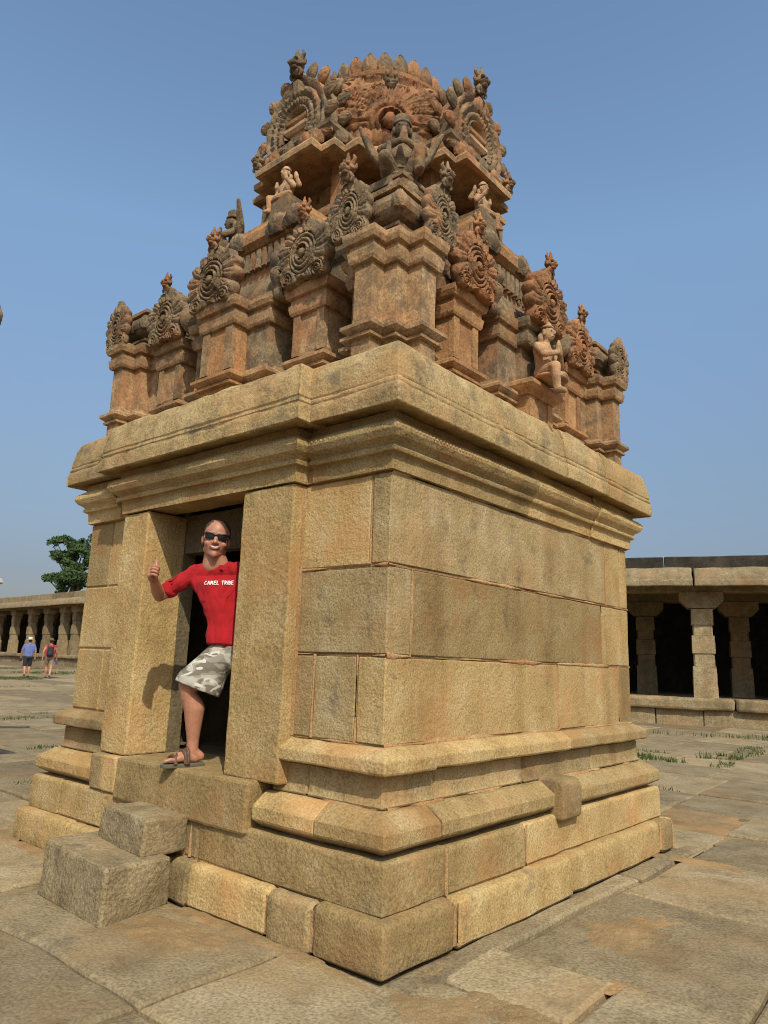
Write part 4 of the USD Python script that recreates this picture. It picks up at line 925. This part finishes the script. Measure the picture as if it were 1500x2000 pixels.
# print on the shirt, laid on the cloth
from scipy.interpolate import griddata
rx = np.array((.59, .80, 0)); rx /= np.linalg.norm(rx); fx = np.array((rx[1], -rx[0], 0)); O_ = np.array((-1.60, .08, 2.0))
q = SHT.vertices - O_; depth = q @ fx; sel = (SHT.vertex_normals @ fx > .25)
qs = np.column_stack([q[sel] @ rx, q[sel, 2]]); qd = depth[sel]
def script_text():
    """CAMEL TRIBE in hand-drawn capitals, as strokes."""
    gl = {'C': [[(.8, .9), (.4, 1), (.05, .6), (.1, .15), (.5, 0), (.9, .15)]], 'A': [[(0, 0), (.45, 1), (.85, 0)], [(.2, .4), (.7, .4)]], 'M': [[(0, 0), (.15, 1), (.5, .35), (.85, 1), (1.0, 0)]],
          'E': [[(.8, 1), (.1, 1), (.05, 0), (.8, .05)], [(.1, .52), (.65, .55)]], 'L': [[(.1, 1), (.05, 0), (.75, .05)]], 'T': [[(0, .95), (.9, 1)], [(.45, 1), (.4, 0)]],
          'R': [[(.1, 0), (.12, 1), (.7, .9), (.7, .55), (.12, .48), (.8, 0)]], 'I': [[(.2, 1), (.15, 0)]], 'B': [[(.1, 0), (.12, 1), (.65, .9), (.6, .58), (.12, .52), (.75, .4), (.7, .05), (.1, 0)]]}
    wd = dict(C=1.0, A=1.0, M=1.2, E=.95, L=.9, T=1.0, R=.95, I=.42, B=.95); wd[' '] = .75
    x = 0; out = []
    for ch in 'CAMEL TRIBE':
        for stk in gl.get(ch, []): out.append([(x + .85 * px + .10 * py, py) for px, py in stk])
        x += wd[ch] * 1.02
    return out, x
sk, tot = script_text(); Tm = []
X0, X1, Z0, HT = -.168, .040, .018, .026
for stk in sk:
    P = np.array([(X0 + (X1 - X0) * a / tot, Z0 + HT * b + .012 * a / tot) for a, b in stk])
    pts = np.vstack([P[i] + (P[i + 1] - P[i]) * np.linspace(0, 1, 5)[:, None] for i in range(len(P) - 1)])
    dpt = griddata(qs, qd, pts, 'linear'); dn = griddata(qs, qd, pts, 'nearest'); dpt = np.where(np.isnan(dpt), dn, dpt)
    w3 = O_ + pts[:, :1] * rx + dpt[:, None] * fx + pts[:, 1:] * np.array((0, 0, 1.0)) + fx * .003
    for i in range(len(w3) - 1):
        if np.linalg.norm(w3[i + 1] - w3[i]) > 1e-5: Tm.append(hull([(w3[i], .0027), (w3[i + 1], .0027)], 6))
tm_ = m3.Manifold.batch_boolean(Tm, m3.OpType.Add).to_mesh()
obj('shirt_lettering', T(tm_.vert_properties[:, :3], tm_.tri_verts), 'white_print', man)

# ------------------------------------------------------------------ two visitors walking away
def walker(label, loc, yaw, shirt, shorts, hat, sleeve, long, gait, stripe=None):
    w = thing('person', label, 'person', loc=loc, rotz=yaw)
    g = gait
    sh, hp_ = .19, .09
    B = [ell((0, .01, 1.60), (.075, .09, .115), 18), hull([((0, 0, 1.54), .055), ((0, -.01, 1.42), .06)]), hull([((-sh, -.01, 1.40), .05), ((sh, -.01, 1.40), .05), ((0, 0, 1.0), .12)])]
    arms = {}
    for s in (-1, 1):
        e_ = (s * .27, -.02 - s * g * .10, 1.13); h_ = (s * .28, .06 - s * g * .18, .88); arms[s] = h_
        B += chain([((s * sh, -.01, 1.40), .052), (e_, .04), (h_, .028), (tuple(np.array(h_) + (0, .02, -.09)), .03)], 12)
        k_ = (s * .10, .05 + s * g * .16, .50); a_ = (s * .085, -.03 + s * g * .30 - .05, .10 + (.05 if s * g < 0 else 0))
        B += chain([((s * hp_, 0, .92), .09), (k_, .062), (tuple(np.array(k_) * .55 + np.array(a_) * .45 + (0, -.03, 0)), .06), (a_, .038)], 14) + chain([(a_, .038), (tuple(np.array(a_) + (0, .14, -.05)), .03)], 10)
        f_ = [ell((a_[0], a_[1] + .06, a_[2] - .055), (.048, .13, .042))]
        obj('shoe', blob(f_, .04, 1), 'dark_shoe', w, smooth=True)
    obj('body', blob(B, .03, 4), 'skin', w, smooth=True)
    S = [hull([((-sh, -.01, 1.395), .064), ((sh, -.01, 1.395), .064), ((0, -.01, 1.42), .075)]), m3.Manifold.batch_hull([ell((0, -.005, 1.36), (.20, .12, .06)), ell((0, 0, 1.05), (.175, .125, .05)), ell((0, 0, .92), (.185, .13, .04))])]
    if sleeve:
        for s in (-1, 1): S += chain([((s * sh, -.01, 1.395), .066), ((s * .255, -.02 - s * g * .06, 1.20), .062)], 12)
    cloth('shirt', S, shirt, .03, 4, .012, 8, 3, w)
    H = [m3.Manifold.batch_hull([ell((0, 0, .96), (.175, .128, .04)), ell((0, 0, .84), (.175, .13, .05))])]
    for s in (-1, 1):
        e = long; k_ = np.array((s * .10, .05 + s * g * .16, .50)); h_ = np.array((s * hp_, 0, .90)); H += chain([(h_, .105), (h_ + (k_ - h_) * e, .088)], 14)
    cloth('shorts', H, shorts, .03, 4, .012, 8, 5, w)
    brim = m3.Manifold.cylinder(.012, .165, .165, 28).scale([.95, 1.1, 1]).translate([0, .0, 1.655]); crown = m3.Manifold.batch_hull([m3.Manifold.cylinder(.02, .096, .096, 24).translate([0, .0, 1.66]), m3.Manifold.cylinder(.02, .08, .075, 24).translate([0, .0, 1.745])])
    hb = obj('hat', blob([brim, crown], .03, 1), hat, w, smooth=50)
    if stripe: obj('hat_band', solid([m3.Manifold.cylinder(.022, .100, .098, 24).translate([0, 0, 1.672])]), stripe, hb, smooth=50)
    obj('hair', blob([ell((0, -.02, 1.60), (.078, .088, .085))], .03, 1), 'hair', w, smooth=True)
    return w, arms
def gpos(x, y): return (x, y, float(hterr(x, y)))
def on_ground(px, py):
    d = rayto(px, py); d = d / np.hypot(d[0], d[1]); r = 1.0
    while EYE[2] + d[2] * r > hterr(EYE[0] + d[0] * r, EYE[1] + d[1] * r): r += .02
    return gpos(EYE[0] + d[0] * r, EYE[1] + d[1] * r)
p1, p2 = on_ground(50, 1323), on_ground(92, 1325)
yw1 = math.atan2(p1[1] - EYE[1], p1[0] - EYE[0]) - math.pi / 2
w1, a1 = walker('man walking away in blue t-shirt, black shorts and white brimmed hat', p1, yw1 + .1, 'shirt_blue', 'black_cloth', 'pale_hat', True, .93, .35, 'black_cloth')
w2, a2 = walker('person walking away in red tank top and brown hat, wearing a backpack', p2, yw1 - .05, 'red_cloth', 'khaki_cloth', 'brown_hat', False, .55, -.85)
def onw(mesh, loc, yaw): return yawed(mesh, yaw, loc)
bp = blob([m3.Manifold.batch_hull([ell((0, -.20, 1.32), (.12, .07, .08)), ell((0, -.21, 1.02), (.15, .10, .08))]), ell((0, -.29, 1.06), (.11, .05, .09))] , .03, 2)
pk = thing('backpack', 'black backpack worn by the walker in the red tank top', 'backpack')
obj('bag', onw(bp, p2, yw1 - .05), 'black_cloth', pk, smooth=True)
for s in (-1, 1): obj('strap', onw(blob(chain([((s * .11, -.15, 1.30), .018), ((s * .12, -.05, 1.475), .018), ((s * .12, .10, 1.38), .018)], 8), .03, 1), p2, yw1 - .05), 'black_cloth', pk, smooth=True)
h = np.array(a2[1]) + (0.02, .03, -.16)
bt_ = thing('water_bottle', 'dark blue bottle hanging from the hand of the walker with the backpack', 'bottle')
obj('bottle_body', onw(solid([m3.Manifold.cylinder(.20, .045, .045, 20).translate([float(h[0]), float(h[1]), float(h[2]) - .12])]), p2, yw1 - .05), 'bottle_blue', bt_, smooth=40)
obj('bottle_cap', onw(solid([m3.Manifold.cylinder(.03, .028, .022, 20).translate([float(h[0]), float(h[1]), float(h[2]) + .08])]), p2, yw1 - .05), 'black_cloth', bt_, smooth=40)
h = np.array(a1[-1]) + (-.01, .02, -.12)
cb = thing('camera_bag', 'small dark camera case held in the hand of the man in the white hat', 'camera case')
cm = solid([m3.Manifold.batch_hull([m3.Manifold.sphere(.012, 8).translate([float(h[0]) + sx * .04, float(h[1]) + sy * .05, float(h[2]) + sz * .06]) for sx in (-1, 1) for sy in (-1, 1) for sz in (-1, 1)])])
obj('case', onw(cm, p1, yw1 + .1), 'black_cloth', cb, smooth=40)
obj('strap', onw(blob(chain([((float(h[0]), float(h[1]) - .04, float(h[2]) + .06), .008), ((float(h[0]), float(h[1]), float(h[2]) + .16), .008), ((float(h[0]), float(h[1]) + .04, float(h[2]) + .06), .008)], 6), .03, 1), p1, yw1 + .1), 'black_cloth', cb, smooth=40)

# ------------------------------------------------------------------ courtyard paving
def pix(P):
    d = np.asarray(P, float) - EYE; z = d @ fwd
    return np.stack([750 + FPX * (d @ R2) / z, 1000 - FPX * (d @ U2) / z, z], -1)
def wob(p):
    p = np.asarray(p, float); q = np.column_stack([p, np.zeros(len(p))])
    return p + np.column_stack([meshkit.fbm(q * .8, 3, 21) - .5, meshkit.fbm(q * .8 + 40, 3, 22) - .5]) * .16 + np.column_stack([meshkit.noise(q * 7, 5) - .5, meshkit.noise(q * 7 + 9, 6) - .5]) * .022
ROWS = [-6.2, -4.7, -3.5, -2.35, -1.21, -.02, .54, 2.08, 3.43, 4.62, 5.66, 6.78, 8.32, 9.4, 10.7, 12.1, 13.4, 14.9, 16.1, 17.4, 18.8, 20.2, 21.6, 23.0, 24.5]
FIX = {-2.35: [-.36, -2.3], -1.21: [-.36, -2.35, .9], .54: [.47, 1.66, 3.2], -.02: [1.08, 2.4], 4.62: [-.42, .42, 2.2], 3.43: [.47, 1.5], 2.08: [.47, 2.05]}
rs = random.Random(5)
pav = thing('courtyard_paving', 'worn granite paving slabs of the temple courtyard', kind='structure')
foot = sbox(-W - .275, -.275, .275, D + .275)
def okpoly(p): return p.area > .03 and not p.is_empty
slabs = []
for y0, y1 in zip(ROWS[:-1], ROWS[1:]):
    fx = sorted(FIX.get(y0, [])); xs = list(fx) or [rs.uniform(-1, 1)]
    x = xs[-1]
    while x < 9: x += rs.uniform(1.1, 2.3); xs.append(x)
    x = xs[0]
    while x > -47: x -= rs.uniform(1.0, 2.2) * (1 if x > -22 else 1.8); xs.insert(0, x)
    for a, b in zip(xs[:-1], xs[1:]):
        if y0 == 4.62 and a == -.42: continue
        r = sbox(a, y0, b, y1); q = wob(dens(ring_of(r), .16 if abs(a) < 7 else .45))
        pg = Polygon(q).buffer(0).buffer(-rs.uniform(.009, .019), join_style=2)
        if pg.intersects(foot): pg = pg.difference(foot.buffer(.012 if y0 < 0 else .2, join_style=2) if y0 < .5 else sbox(-W - .3, -.3, .468, D + .30))
        for g in getattr(pg, 'geoms', [pg]):
            if g.geom_type == 'Polygon' and okpoly(g) and not g.interiors:
                c = np.array(g.centroid.coords[0]); r_ = math.hypot(*(c - EYE[:2]))
                e = np.array(g.exterior.coords); P = pix(np.column_stack([e, hterr(e[:, 0], e[:, 1])]))
                f_ = P[:, 2] > .3
                if not f_.any(): continue
                P = P[f_]
                if P[:, 0].max() < -120 or P[:, 0].min() > 1620 or P[:, 1].min() > 2250 or r_ > 52: continue
                if c[1] > 16.3 + .33 * (c[0] + 5) and c[0] > -22: continue
                slabs.append((r_, g, (y0, a)))
for y in (-.30, 1.05, 2.5):      # long edging slabs beside the right wall
    q = wob(dens(ring_of(sbox(.29, y, .455, y + 1.40)), .16)) * [1, 1]; slabs.append((5 + y, Polygon(q).buffer(-.006), ('edge', y)))
slabs.sort(key=lambda s: s[0])
far_ = []
for n_, (r_, g, key) in enumerate(slabs):
    ring = ccw(ring_of(g.simplify(.004 if r_ < 12 else .02)))
    if len(ring) < 3: continue
    if r_ < 12: ring = dens(ring, .25)
    me = mould(ring, [(0, -.16), (0, -.018), (-.008, -.007), (-.024, 0)])
    rd = rs.uniform(-.013, .011); tx, ty = rs.uniform(-.007, .007), rs.uniform(-.007, .007)
    if key == (.54, .47): rd = -.004
    if key == (.54, 1.66) or key == (-.02, 1.08): rd = .012
    if key[0] == 'edge': rd = .006
    c = ring.mean(0); v = me.vertices; v[:, 2] += hterr(v[:, 0], v[:, 1]) + rd + (v[:, 0] - c[0]) * tx + (v[:, 1] - c[1]) * ty
    me.vertices = v
    if n_ < 270: obj('paving_slab', me, 'paving', pav)
    else: far_.append(me)
if far_: obj('distant_slabs', cat(*far_), 'paving', pav, kind='stuff')
# sand drifted onto the slabs
def drift(cx, cy, ax, ay, ang, h, seed, z=.0):
    n, k = 96, 26; R_ = np.linspace(0, 1, k)[:, None]; a = np.linspace(0, 2 * np.pi, n, endpoint=False)[None]
    co, si = np.cos(a), np.sin(a)
    nz = meshkit.fbm(np.stack([co[0] * 1.3 + seed, si[0] * 1.3, 0 * co[0] + seed], -1), 3, seed) - .5
    rr = R_ * (1 + 1.2 * nz[None]) * 1.25; x, y = ax * rr * co, ay * rr * si
    X, Y = x * math.cos(ang) - y * math.sin(ang) + cx, x * math.sin(ang) + y * math.cos(ang) + cy
    q = np.stack([X, Y, 0 * X], -1)
    Z = hterr(X, Y) + z + h * (1 - R_ ** 1.5) - .004 - .004 * R_ + .016 * (meshkit.fbm(q * 14, 4, seed) - .5) + .012 * (meshkit.fbm(q * 45, 2, seed) - .5)
    v = np.stack([X, Y, Z], -1).reshape(-1, 3); i = np.arange(n); j2 = (i + 1) % n; F = []
    for s_ in range(k - 1): F += [np.column_stack([i + s_ * n, i + (s_ + 1) * n, j2 + (s_ + 1) * n]), np.column_stack([i + s_ * n, j2 + (s_ + 1) * n, j2 + s_ * n])]
    return T(v, np.vstack(F))
sand_ = [drift(-.98, -.62, .40, .20, .15, .020, 3), drift(-.75, -.33, .55, .06, 0, .02, 4), drift(.82, 1.32, .18, .34, -.2, .012, 5), drift(.62, -.30, .24, .17, .7, .016, 6), drift(1.12, .50, .12, .06, .8, .012, 7),
         drift(.36, -.05, .09, .30, .0, .012, 8), drift(.66, 3.36, .36, .09, 0, .016, 9), drift(-3.95, -.42, .5, .22, .2, .02, 10), drift(-2.9, -.33, .6, .07, 0, .02, 13), drift(-.1, -.34, .45, .05, 0, .014, 12), drift(.0, 5.1, .75, .75, .1, .012, 14, -.016), drift(-.3, 5.0, .5, .7, .1, .012, 15, -.016), drift(.9, -.05, .16, .12, .2, .012, 16)]
obj('sand', cat(*sand_), 'sand', smooth=True, kind='stuff', label='patches of pale brown sand drifted over the paving')
# grass in the joints
gs = random.Random(9); gv, gf = [], []
def tuft(cx, cy, ax, ay, ang, n, h):
    for _ in range(n):
        a, r = gs.uniform(0, 6.283), math.sqrt(gs.random()); x, y = ax * r * math.cos(a), ay * r * math.sin(a)
        x, y = x * math.cos(ang) - y * math.sin(ang) + cx, x * math.sin(ang) + y * math.cos(ang) + cy
        if meshkit.noise(np.array([[x * 2.2, y * 2.2, 1.]]), 4)[0] < .42: continue
        z = float(hterr(x, y)) - .02; hh = h * gs.uniform(.4, 1.2); w = gs.uniform(.006, .014) * (1 + h * 3); b = gs.uniform(0, 6.283); l = gs.uniform(.1, .7) * hh; lb = gs.uniform(0, 6.283)
        k = len(gv); gv.extend([(x - w * math.cos(b), y - w * math.sin(b), z), (x + w * math.cos(b), y + w * math.sin(b), z), (x + l * math.cos(lb), y + l * math.sin(lb), z + hh)]); gf.append((k, k + 1, k + 2))
for t_ in ((-2.3, 9.7, .9, .30, .1, 900, .12), (-1.55, 10.9, .55, .35, .2, 520, .12), (-2.6, 10.6, .5, .12, .1, 200, .08), (-1.05, 9.9, .18, .5, .1, 160, .09), (-1.2, 12.2, .25, 1.0, .15, 260, .1), (-.7, 13.4, .6, .15, 0, 200, .1), (-2.6, 14.6, 1.6, .3, .3, 360, .14), (-1.0, 15.6, 1.2, .25, .3, 240, .16), (.6, 16.6, 1.2, .25, .3, 240, .16), (-.6, 6.85, .6, .04, .1, 60, .06),
           *[(*on_ground(*c)[:2], a_, b_, .1, n_, h_) for c, a_, b_, n_, h_ in (((15, 1326), 1.0, 1.5, 1600, .14), ((40, 1325), .6, 1.0, 700, .12), ((110, 1314), 1.2, 2.6, 1400, .16), ((30, 1306), 1.2, 3.0, 1400, .16), ((120, 1317), .8, 1.5, 700, .15))], (-13.3, 4.0, .25, 1.0, .1, 420, .09), (-14.3, 4.6, .15, .6, 0, 160, .08), (-8.85, 2.4, .12, .28, .1, 130, .07), (-6.05, .95, .12, .22, .1, 130, .07), (-20, 5.2, .2, .5, 0, 200, .2), (-24, 8.5, .3, 1.2, 0, 300, .1)):
    tuft(*t_[:5], int(t_[5] * .6), t_[6] * .85)
obj('grass', T(gv, gf), 'grass', kind='stuff', label='short green grass growing in the joints of the paving')

# ------------------------------------------------------------------ pillared halls round the courtyard
def hall(label, org, di, zg, u0, u1, pil, pl_h, cap_z, eave_t, par_t, bw, rows, eave_j, depth, parmat, capw, kerb_t, sid):
    H = thing('pillared_hall', label, 'pillared hall')
    d = np.array(di) / np.linalg.norm(di); nn = np.array([d[1], -d[0]]); rr = random.Random(sid)
    def Lc(mesh):
        v = mesh.vertices; xy = np.asarray(org)[:2] + v[:, :1] * d + v[:, 1:2] * nn; m_ = T(np.column_stack([xy, v[:, 2] + zg]), mesh.faces.copy()); m_.invert(); return m_
    def block(name, u0_, u1_, w0, w1, z0, z1, mat='hall_stone', amp=.012, ch=.03, edge=.25, par=None):
        sd[0] += 1
        mm = m3.Manifold.batch_hull([m3.Manifold.sphere(ch, 6).translate([u, w, z]) for u in (u0_ + ch, u1_ - ch) for w in (w0 + ch, w1 - ch) for z in (z0 + ch, z1 - ch)]).to_mesh()
        return obj(name, Lc(rough(T(mm.vert_properties[:, :3], mm.tri_verts), edge, amp, 3, sd[0], amp)), mat, par or H, smooth=40)
    u = u0
    while u < u1:
        l = rr.uniform(1.2, 2.2); block('plinth_stone', u + .01, u + l - .01, -.6, -.05, -.3, pl_h - kerb_t + .02); u += l
    u = u0
    while u < u1:
        l = rr.uniform(2.0, 3.4); block('kerb_stone', u + .015, u + l - .015, -1.1, .10 + rr.uniform(-.03, .03), pl_h - kerb_t, pl_h + rr.uniform(-.02, .02), amp=.03, ch=.07); u += l
    obj('hall_floor', Lc(bx(u0, u1, -depth, -.9, -.3, pl_h - .03)), 'paving', H)
    hp_ = cap_z - pl_h - .45
    def pillar_mesh(w):
        h = hp_; z = [0, .36, .37, .50, .51, .70, .71, .82, .83, 1.0]; k = [1, .95, .85, .85, .95, .93, .82, .82, .91, .89]
        P = []
        for a in range(0, 10, 2):
            r = w / 2 * k[a]; q = rect(-r, r, -r, r)
            if a in (2, 6): q = ring_of(Polygon(q).buffer(-r * .0).intersection(Polygon(rect(-r * 1.32, r * 1.32, -r * 1.32, r * 1.32) @ np.array([[.7071, -.7071], [.7071, .7071]]))))
            P.append(mould(q, [(0, pl_h - .05 + z[a] * h - .01), (-r * (1 - k[a + 1] / k[a]), pl_h - .05 + z[a + 1] * h + .011)]))
        return P
    for row, wv in enumerate(rows):
        for up in (pil[row] if isinstance(pil[0], (list, tuple)) else pil):
            lean = rr.uniform(-.03, .03); ms = [rough(p, .22, .012, 4, sd[0] + i, .01) for i, p in enumerate(pillar_mesh(bw))]
            for m_ in ms: m_.vertices += [up, wv, 0]
            sd[0] += 1
            p_ = obj('pillar', Lc(cat(*ms)), 'hall_stone', H, smooth=35)
            cw = capw / 2; prof_ = [(-cw * .62, 0), (cw * .62, 0), (cw, .22), (cw, .46), (-cw, .46), (-cw, .22)]
            vs = np.array([(x, s_, z_ + cap_z - .47) for s_ in (-bw * .5, bw * .5) for x, z_ in prof_]) + [up, wv, 0]
            cm_ = trimesh.convex.convex_hull(vs); obj('capital', Lc(rough(cm_, .25, .012, 4, sd[0], .012)), 'hall_stone', p_, smooth=35)
        block('beam', u0, u1, wv - bw * .45, wv + bw * .45, cap_z - .02, cap_z + .30, edge=.6)
    ev = [(-.9, .02), (-.2, .02), (.50, -.06), (.53, -.03), (.51, .10), (.46, .13), (.44, .20), (.36, eave_t * .62), (.10, eave_t), (-.9, eave_t)]
    ej = [u0] + list(eave_j) + [u1]
    for a, b in zip(ej[:-1], ej[1:]):
        sd[0] += 1; dz_ = rr.uniform(-.03, .03)
        prof_ = [(o, z_ + cap_z + dz_ + .10) for o, z_ in ev]
        p_ = piece(prof_, lambda t, o, a=a, b=b: (a + .02 + (b - a - .04) * t, o), b - a, step=.25, ch=.03, amp=.02, sc=3, seed=sd[0], amp2=.03)
        obj('eave_stone', Lc(p_), 'hall_stone', H, smooth=40)
    u = u0
    while u < u1:
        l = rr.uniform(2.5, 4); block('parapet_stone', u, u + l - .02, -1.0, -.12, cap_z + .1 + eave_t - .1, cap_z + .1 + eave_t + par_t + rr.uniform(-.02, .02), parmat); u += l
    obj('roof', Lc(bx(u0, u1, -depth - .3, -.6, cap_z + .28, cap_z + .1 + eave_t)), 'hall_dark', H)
    obj('back_wall', Lc(bx(u0, u1, -depth - .3, -depth, -.3, cap_z + .28)), 'hall_dark', H)  # near-black colour paints the hall's inner shade onto this wall
    for u in (u0, u1): obj('end_wall', Lc(bx(u - .2, u + .2, -depth - .3, -1.2, -.3, cap_z + .3)), 'hall_stone', H)
gA, gB = on_ground(1232, 1408), on_ground(1500, 1423)
def line_u(A, B, px, back_=0.0):
    """Where the vertical plane of picture column px meets the front line of a hall (moved back by back_), as metres from A."""
    A, B = np.array(A[:2]), np.array(B[:2]); d = (B - A) / np.linalg.norm(B - A); n_ = np.array([d[1], -d[0]])
    r = rayto(px, 1290)[:2]; M_ = np.column_stack([r, -d]); return np.linalg.solve(M_, A - n_ * back_ - EYE[:2])[1]
dR = np.array(gB[:2]) - np.array(gA[:2]); uR = line_u(gA, gB, 1375, .55)
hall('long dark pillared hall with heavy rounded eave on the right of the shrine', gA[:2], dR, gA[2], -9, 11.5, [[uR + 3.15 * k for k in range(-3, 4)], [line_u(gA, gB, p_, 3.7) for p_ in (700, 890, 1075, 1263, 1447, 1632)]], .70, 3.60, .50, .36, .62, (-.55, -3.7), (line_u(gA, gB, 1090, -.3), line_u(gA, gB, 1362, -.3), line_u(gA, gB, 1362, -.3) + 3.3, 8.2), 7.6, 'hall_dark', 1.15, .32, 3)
def at_r(px, r): d = rayto(px, 1280); d = d / np.hypot(d[0], d[1]); return (EYE + d * r)[:2]
lA, lB = at_r(0, 66), at_r(144, 54)
hall('distant sunlit hall with a row of carved square pillars on the left', lA, lB - lA, .80, -14, 14.5, [line_u(lA, lB, p_, .4) for p_ in (-104, -75, -45, -12, 21, 54, 86, 118, 142, 172, 200)], .62, 3.95, .46, .44, .58, (-.40, -3.2), [line_u(lA, lB, p_, -.3) for p_ in (-60, 40, 90, 136)], 5.5, 'hall_stone', 1.0, .26, 4)

# ------------------------------------------------------------------ tree behind the left hall
def tree(label, px, py, dist, blobs, nleaf, seed):
    t = thing('tree', label, 'tree'); q = random.Random(seed); r3 = np.random.default_rng(seed)
    d = rayto(px, py); d = d / np.hypot(d[0], d[1]); c = EYE + d * dist; sx = dist / FPX
    side = np.array([d[1], -d[0], 0]); zb = 1.3
    base = np.array([c[0], c[1], zb])
    br = chain([(base, .30), (base + (0, 0, 3.5), .24), (base + (.3, .2, 6.0), .17), (base + (.2, .3, 8.2), .08)], 8)
    L = []
    for bx_, by_, br_ in blobs:
        e = c + side * (bx_ - px) * sx + np.array((0, 0, -(by_ - py) * sx)) + d * [1, 1, 0] * q.uniform(-1, 1); R = br_ * sx
        br += chain([(base + (0, 0, q.uniform(5.0, 7.5)), .10), (base + (e - base) * [.4, .4, .8] , .07), (e, .03)], 6)
        for _ in range(int(nleaf * (br_ / 20) ** 2)):
            a = r3.normal(size=3); a /= np.linalg.norm(a); p = e + a * R * (.35 + .65 * r3.random() ** .5) * np.array([1, 1, .75])
            if meshkit.noise(p[None] * 1.1, seed)[0] < .42: continue
            L.append(p)
    br = blob(br, .4, 2); obj('trunk', br, 'bark', t, smooth=True)
    L = np.array(L); n = len(L); v = np.zeros((n, 4, 3)); a = r3.normal(size=(n, 3)); a /= np.linalg.norm(a, axis=1)[:, None]; b = np.cross(a, r3.normal(size=(n, 3))); b /= np.linalg.norm(b, axis=1)[:, None]
    s = r3.uniform(.10, .22, (n, 1)); v[:, 0] = L - a * s; v[:, 1] = L + b * s * .55; v[:, 2] = L + a * s; v[:, 3] = L - b * s * .55
    i = np.arange(n)[:, None] * 4; obj('crown', T(v.reshape(-1, 3), np.vstack([i + [0, 1, 2], i + [0, 2, 3]])), 'leaves', t)
tree('leafy green tree rising behind the far left hall', 150, 1100, 72, [(114, 1068, 17), (128, 1062, 14), (132, 1090, 18), (112, 1090, 13), (150, 1080, 18), (160, 1060, 14), (178, 1055, 20), (150, 1110, 20), (120, 1128, 16), (104, 1130, 9), (135, 1140, 18), (165, 1130, 24), (185, 1095, 26), (200, 1130, 24), (108, 1072, 10), (128, 1146, 14), (140, 1100, 22), (125, 1108, 16), (155, 1095, 22), (145, 1125, 22), (170, 1085, 22), (120, 1085, 17), (118, 1140, 12), (138, 1068, 14)], 800, 3)

# ------------------------------------------------------------------ neighbouring shrine, almost wholly outside the frame on the left
NS = thing('stone_shrine', 'eave tip of a neighbouring shrine at the left edge', 'shrine')
dq = rayto(8, 1138); tq = (2.33 - EYE[2]) / dq[2]; ex, ey, ez = EYE + dq * tq
x1, y1 = ex - .55, ey - .55
for nm, x_, y_, z0, z1 in (('plinth', .25, .25, -.05, .35), ('plinth', .12, .12, .35, .60), ('wall', 0, 0, .60, 2.15)):
    obj(nm, worn(mould(rect(x1 - 2.6, x1 + x_, y1 - 2.6, y1 + y_), [(0, z0), (0, z1 - .02), (-.02, z1)]), .2, .008), 'granite', NS, smooth=38)
obj('eave', worn(mould(rect(x1 - 2.6, x1, y1 - 2.6, y1), [(0, 2.15), (.1, 2.2), (.53, 2.31), (.55, 2.33), (.53, 2.37), (.3, 2.52), (.05, 2.62), (0, 2.64)]), .15, .008), 'white_stone', NS, smooth=38)
dq = rayto(6, 612); tq = np.hypot(x1 - EYE[0] - .1, y1 - EYE[1] - .1) / np.hypot(dq[0], dq[1]); gx, gy, gz = EYE + dq * tq
for k, (z0, z1, off) in enumerate(((2.62, 3.3, -.15), (3.3, 4.1, -.45), (4.1, gz + .2, -.62))):
    obj('tower_storey', worn(mould(rect(x1 - 2.6 - off, x1 + off, y1 - 2.6 - off, y1 + off), [(0, z0), (0, z1 - .2), (.08, z1 - .17), (.10, z1 - .08), (.02, z1)]), .2, .01), 'stucco', NS, smooth=38)
k = GA[0].copy(); k.apply_scale(.30); k.apply_transform(trimesh.transformations.rotation_matrix(math.radians(135), [0, 0, 1])); ext = np.array([.916, .40])
P = pix(k.vertices + [gx, gy, gz]); sh_m = (7 - P[:, 0].max()) / FPX * tq * np.linalg.norm(dq)
k.vertices += np.array([gx, gy, gz]) + R2 * sh_m; obj('horseshoe_gable', k, 'carved', NS, smooth=50)
kb = hull([((k.vertices.mean(0)), .10), (np.array((x1 - .75, y1 - .75, gz - .3)), .25)]).to_mesh(); obj('tower_bracket', T(kb.vert_properties[:, :3], kb.tri_verts), 'stucco', NS, smooth=50)
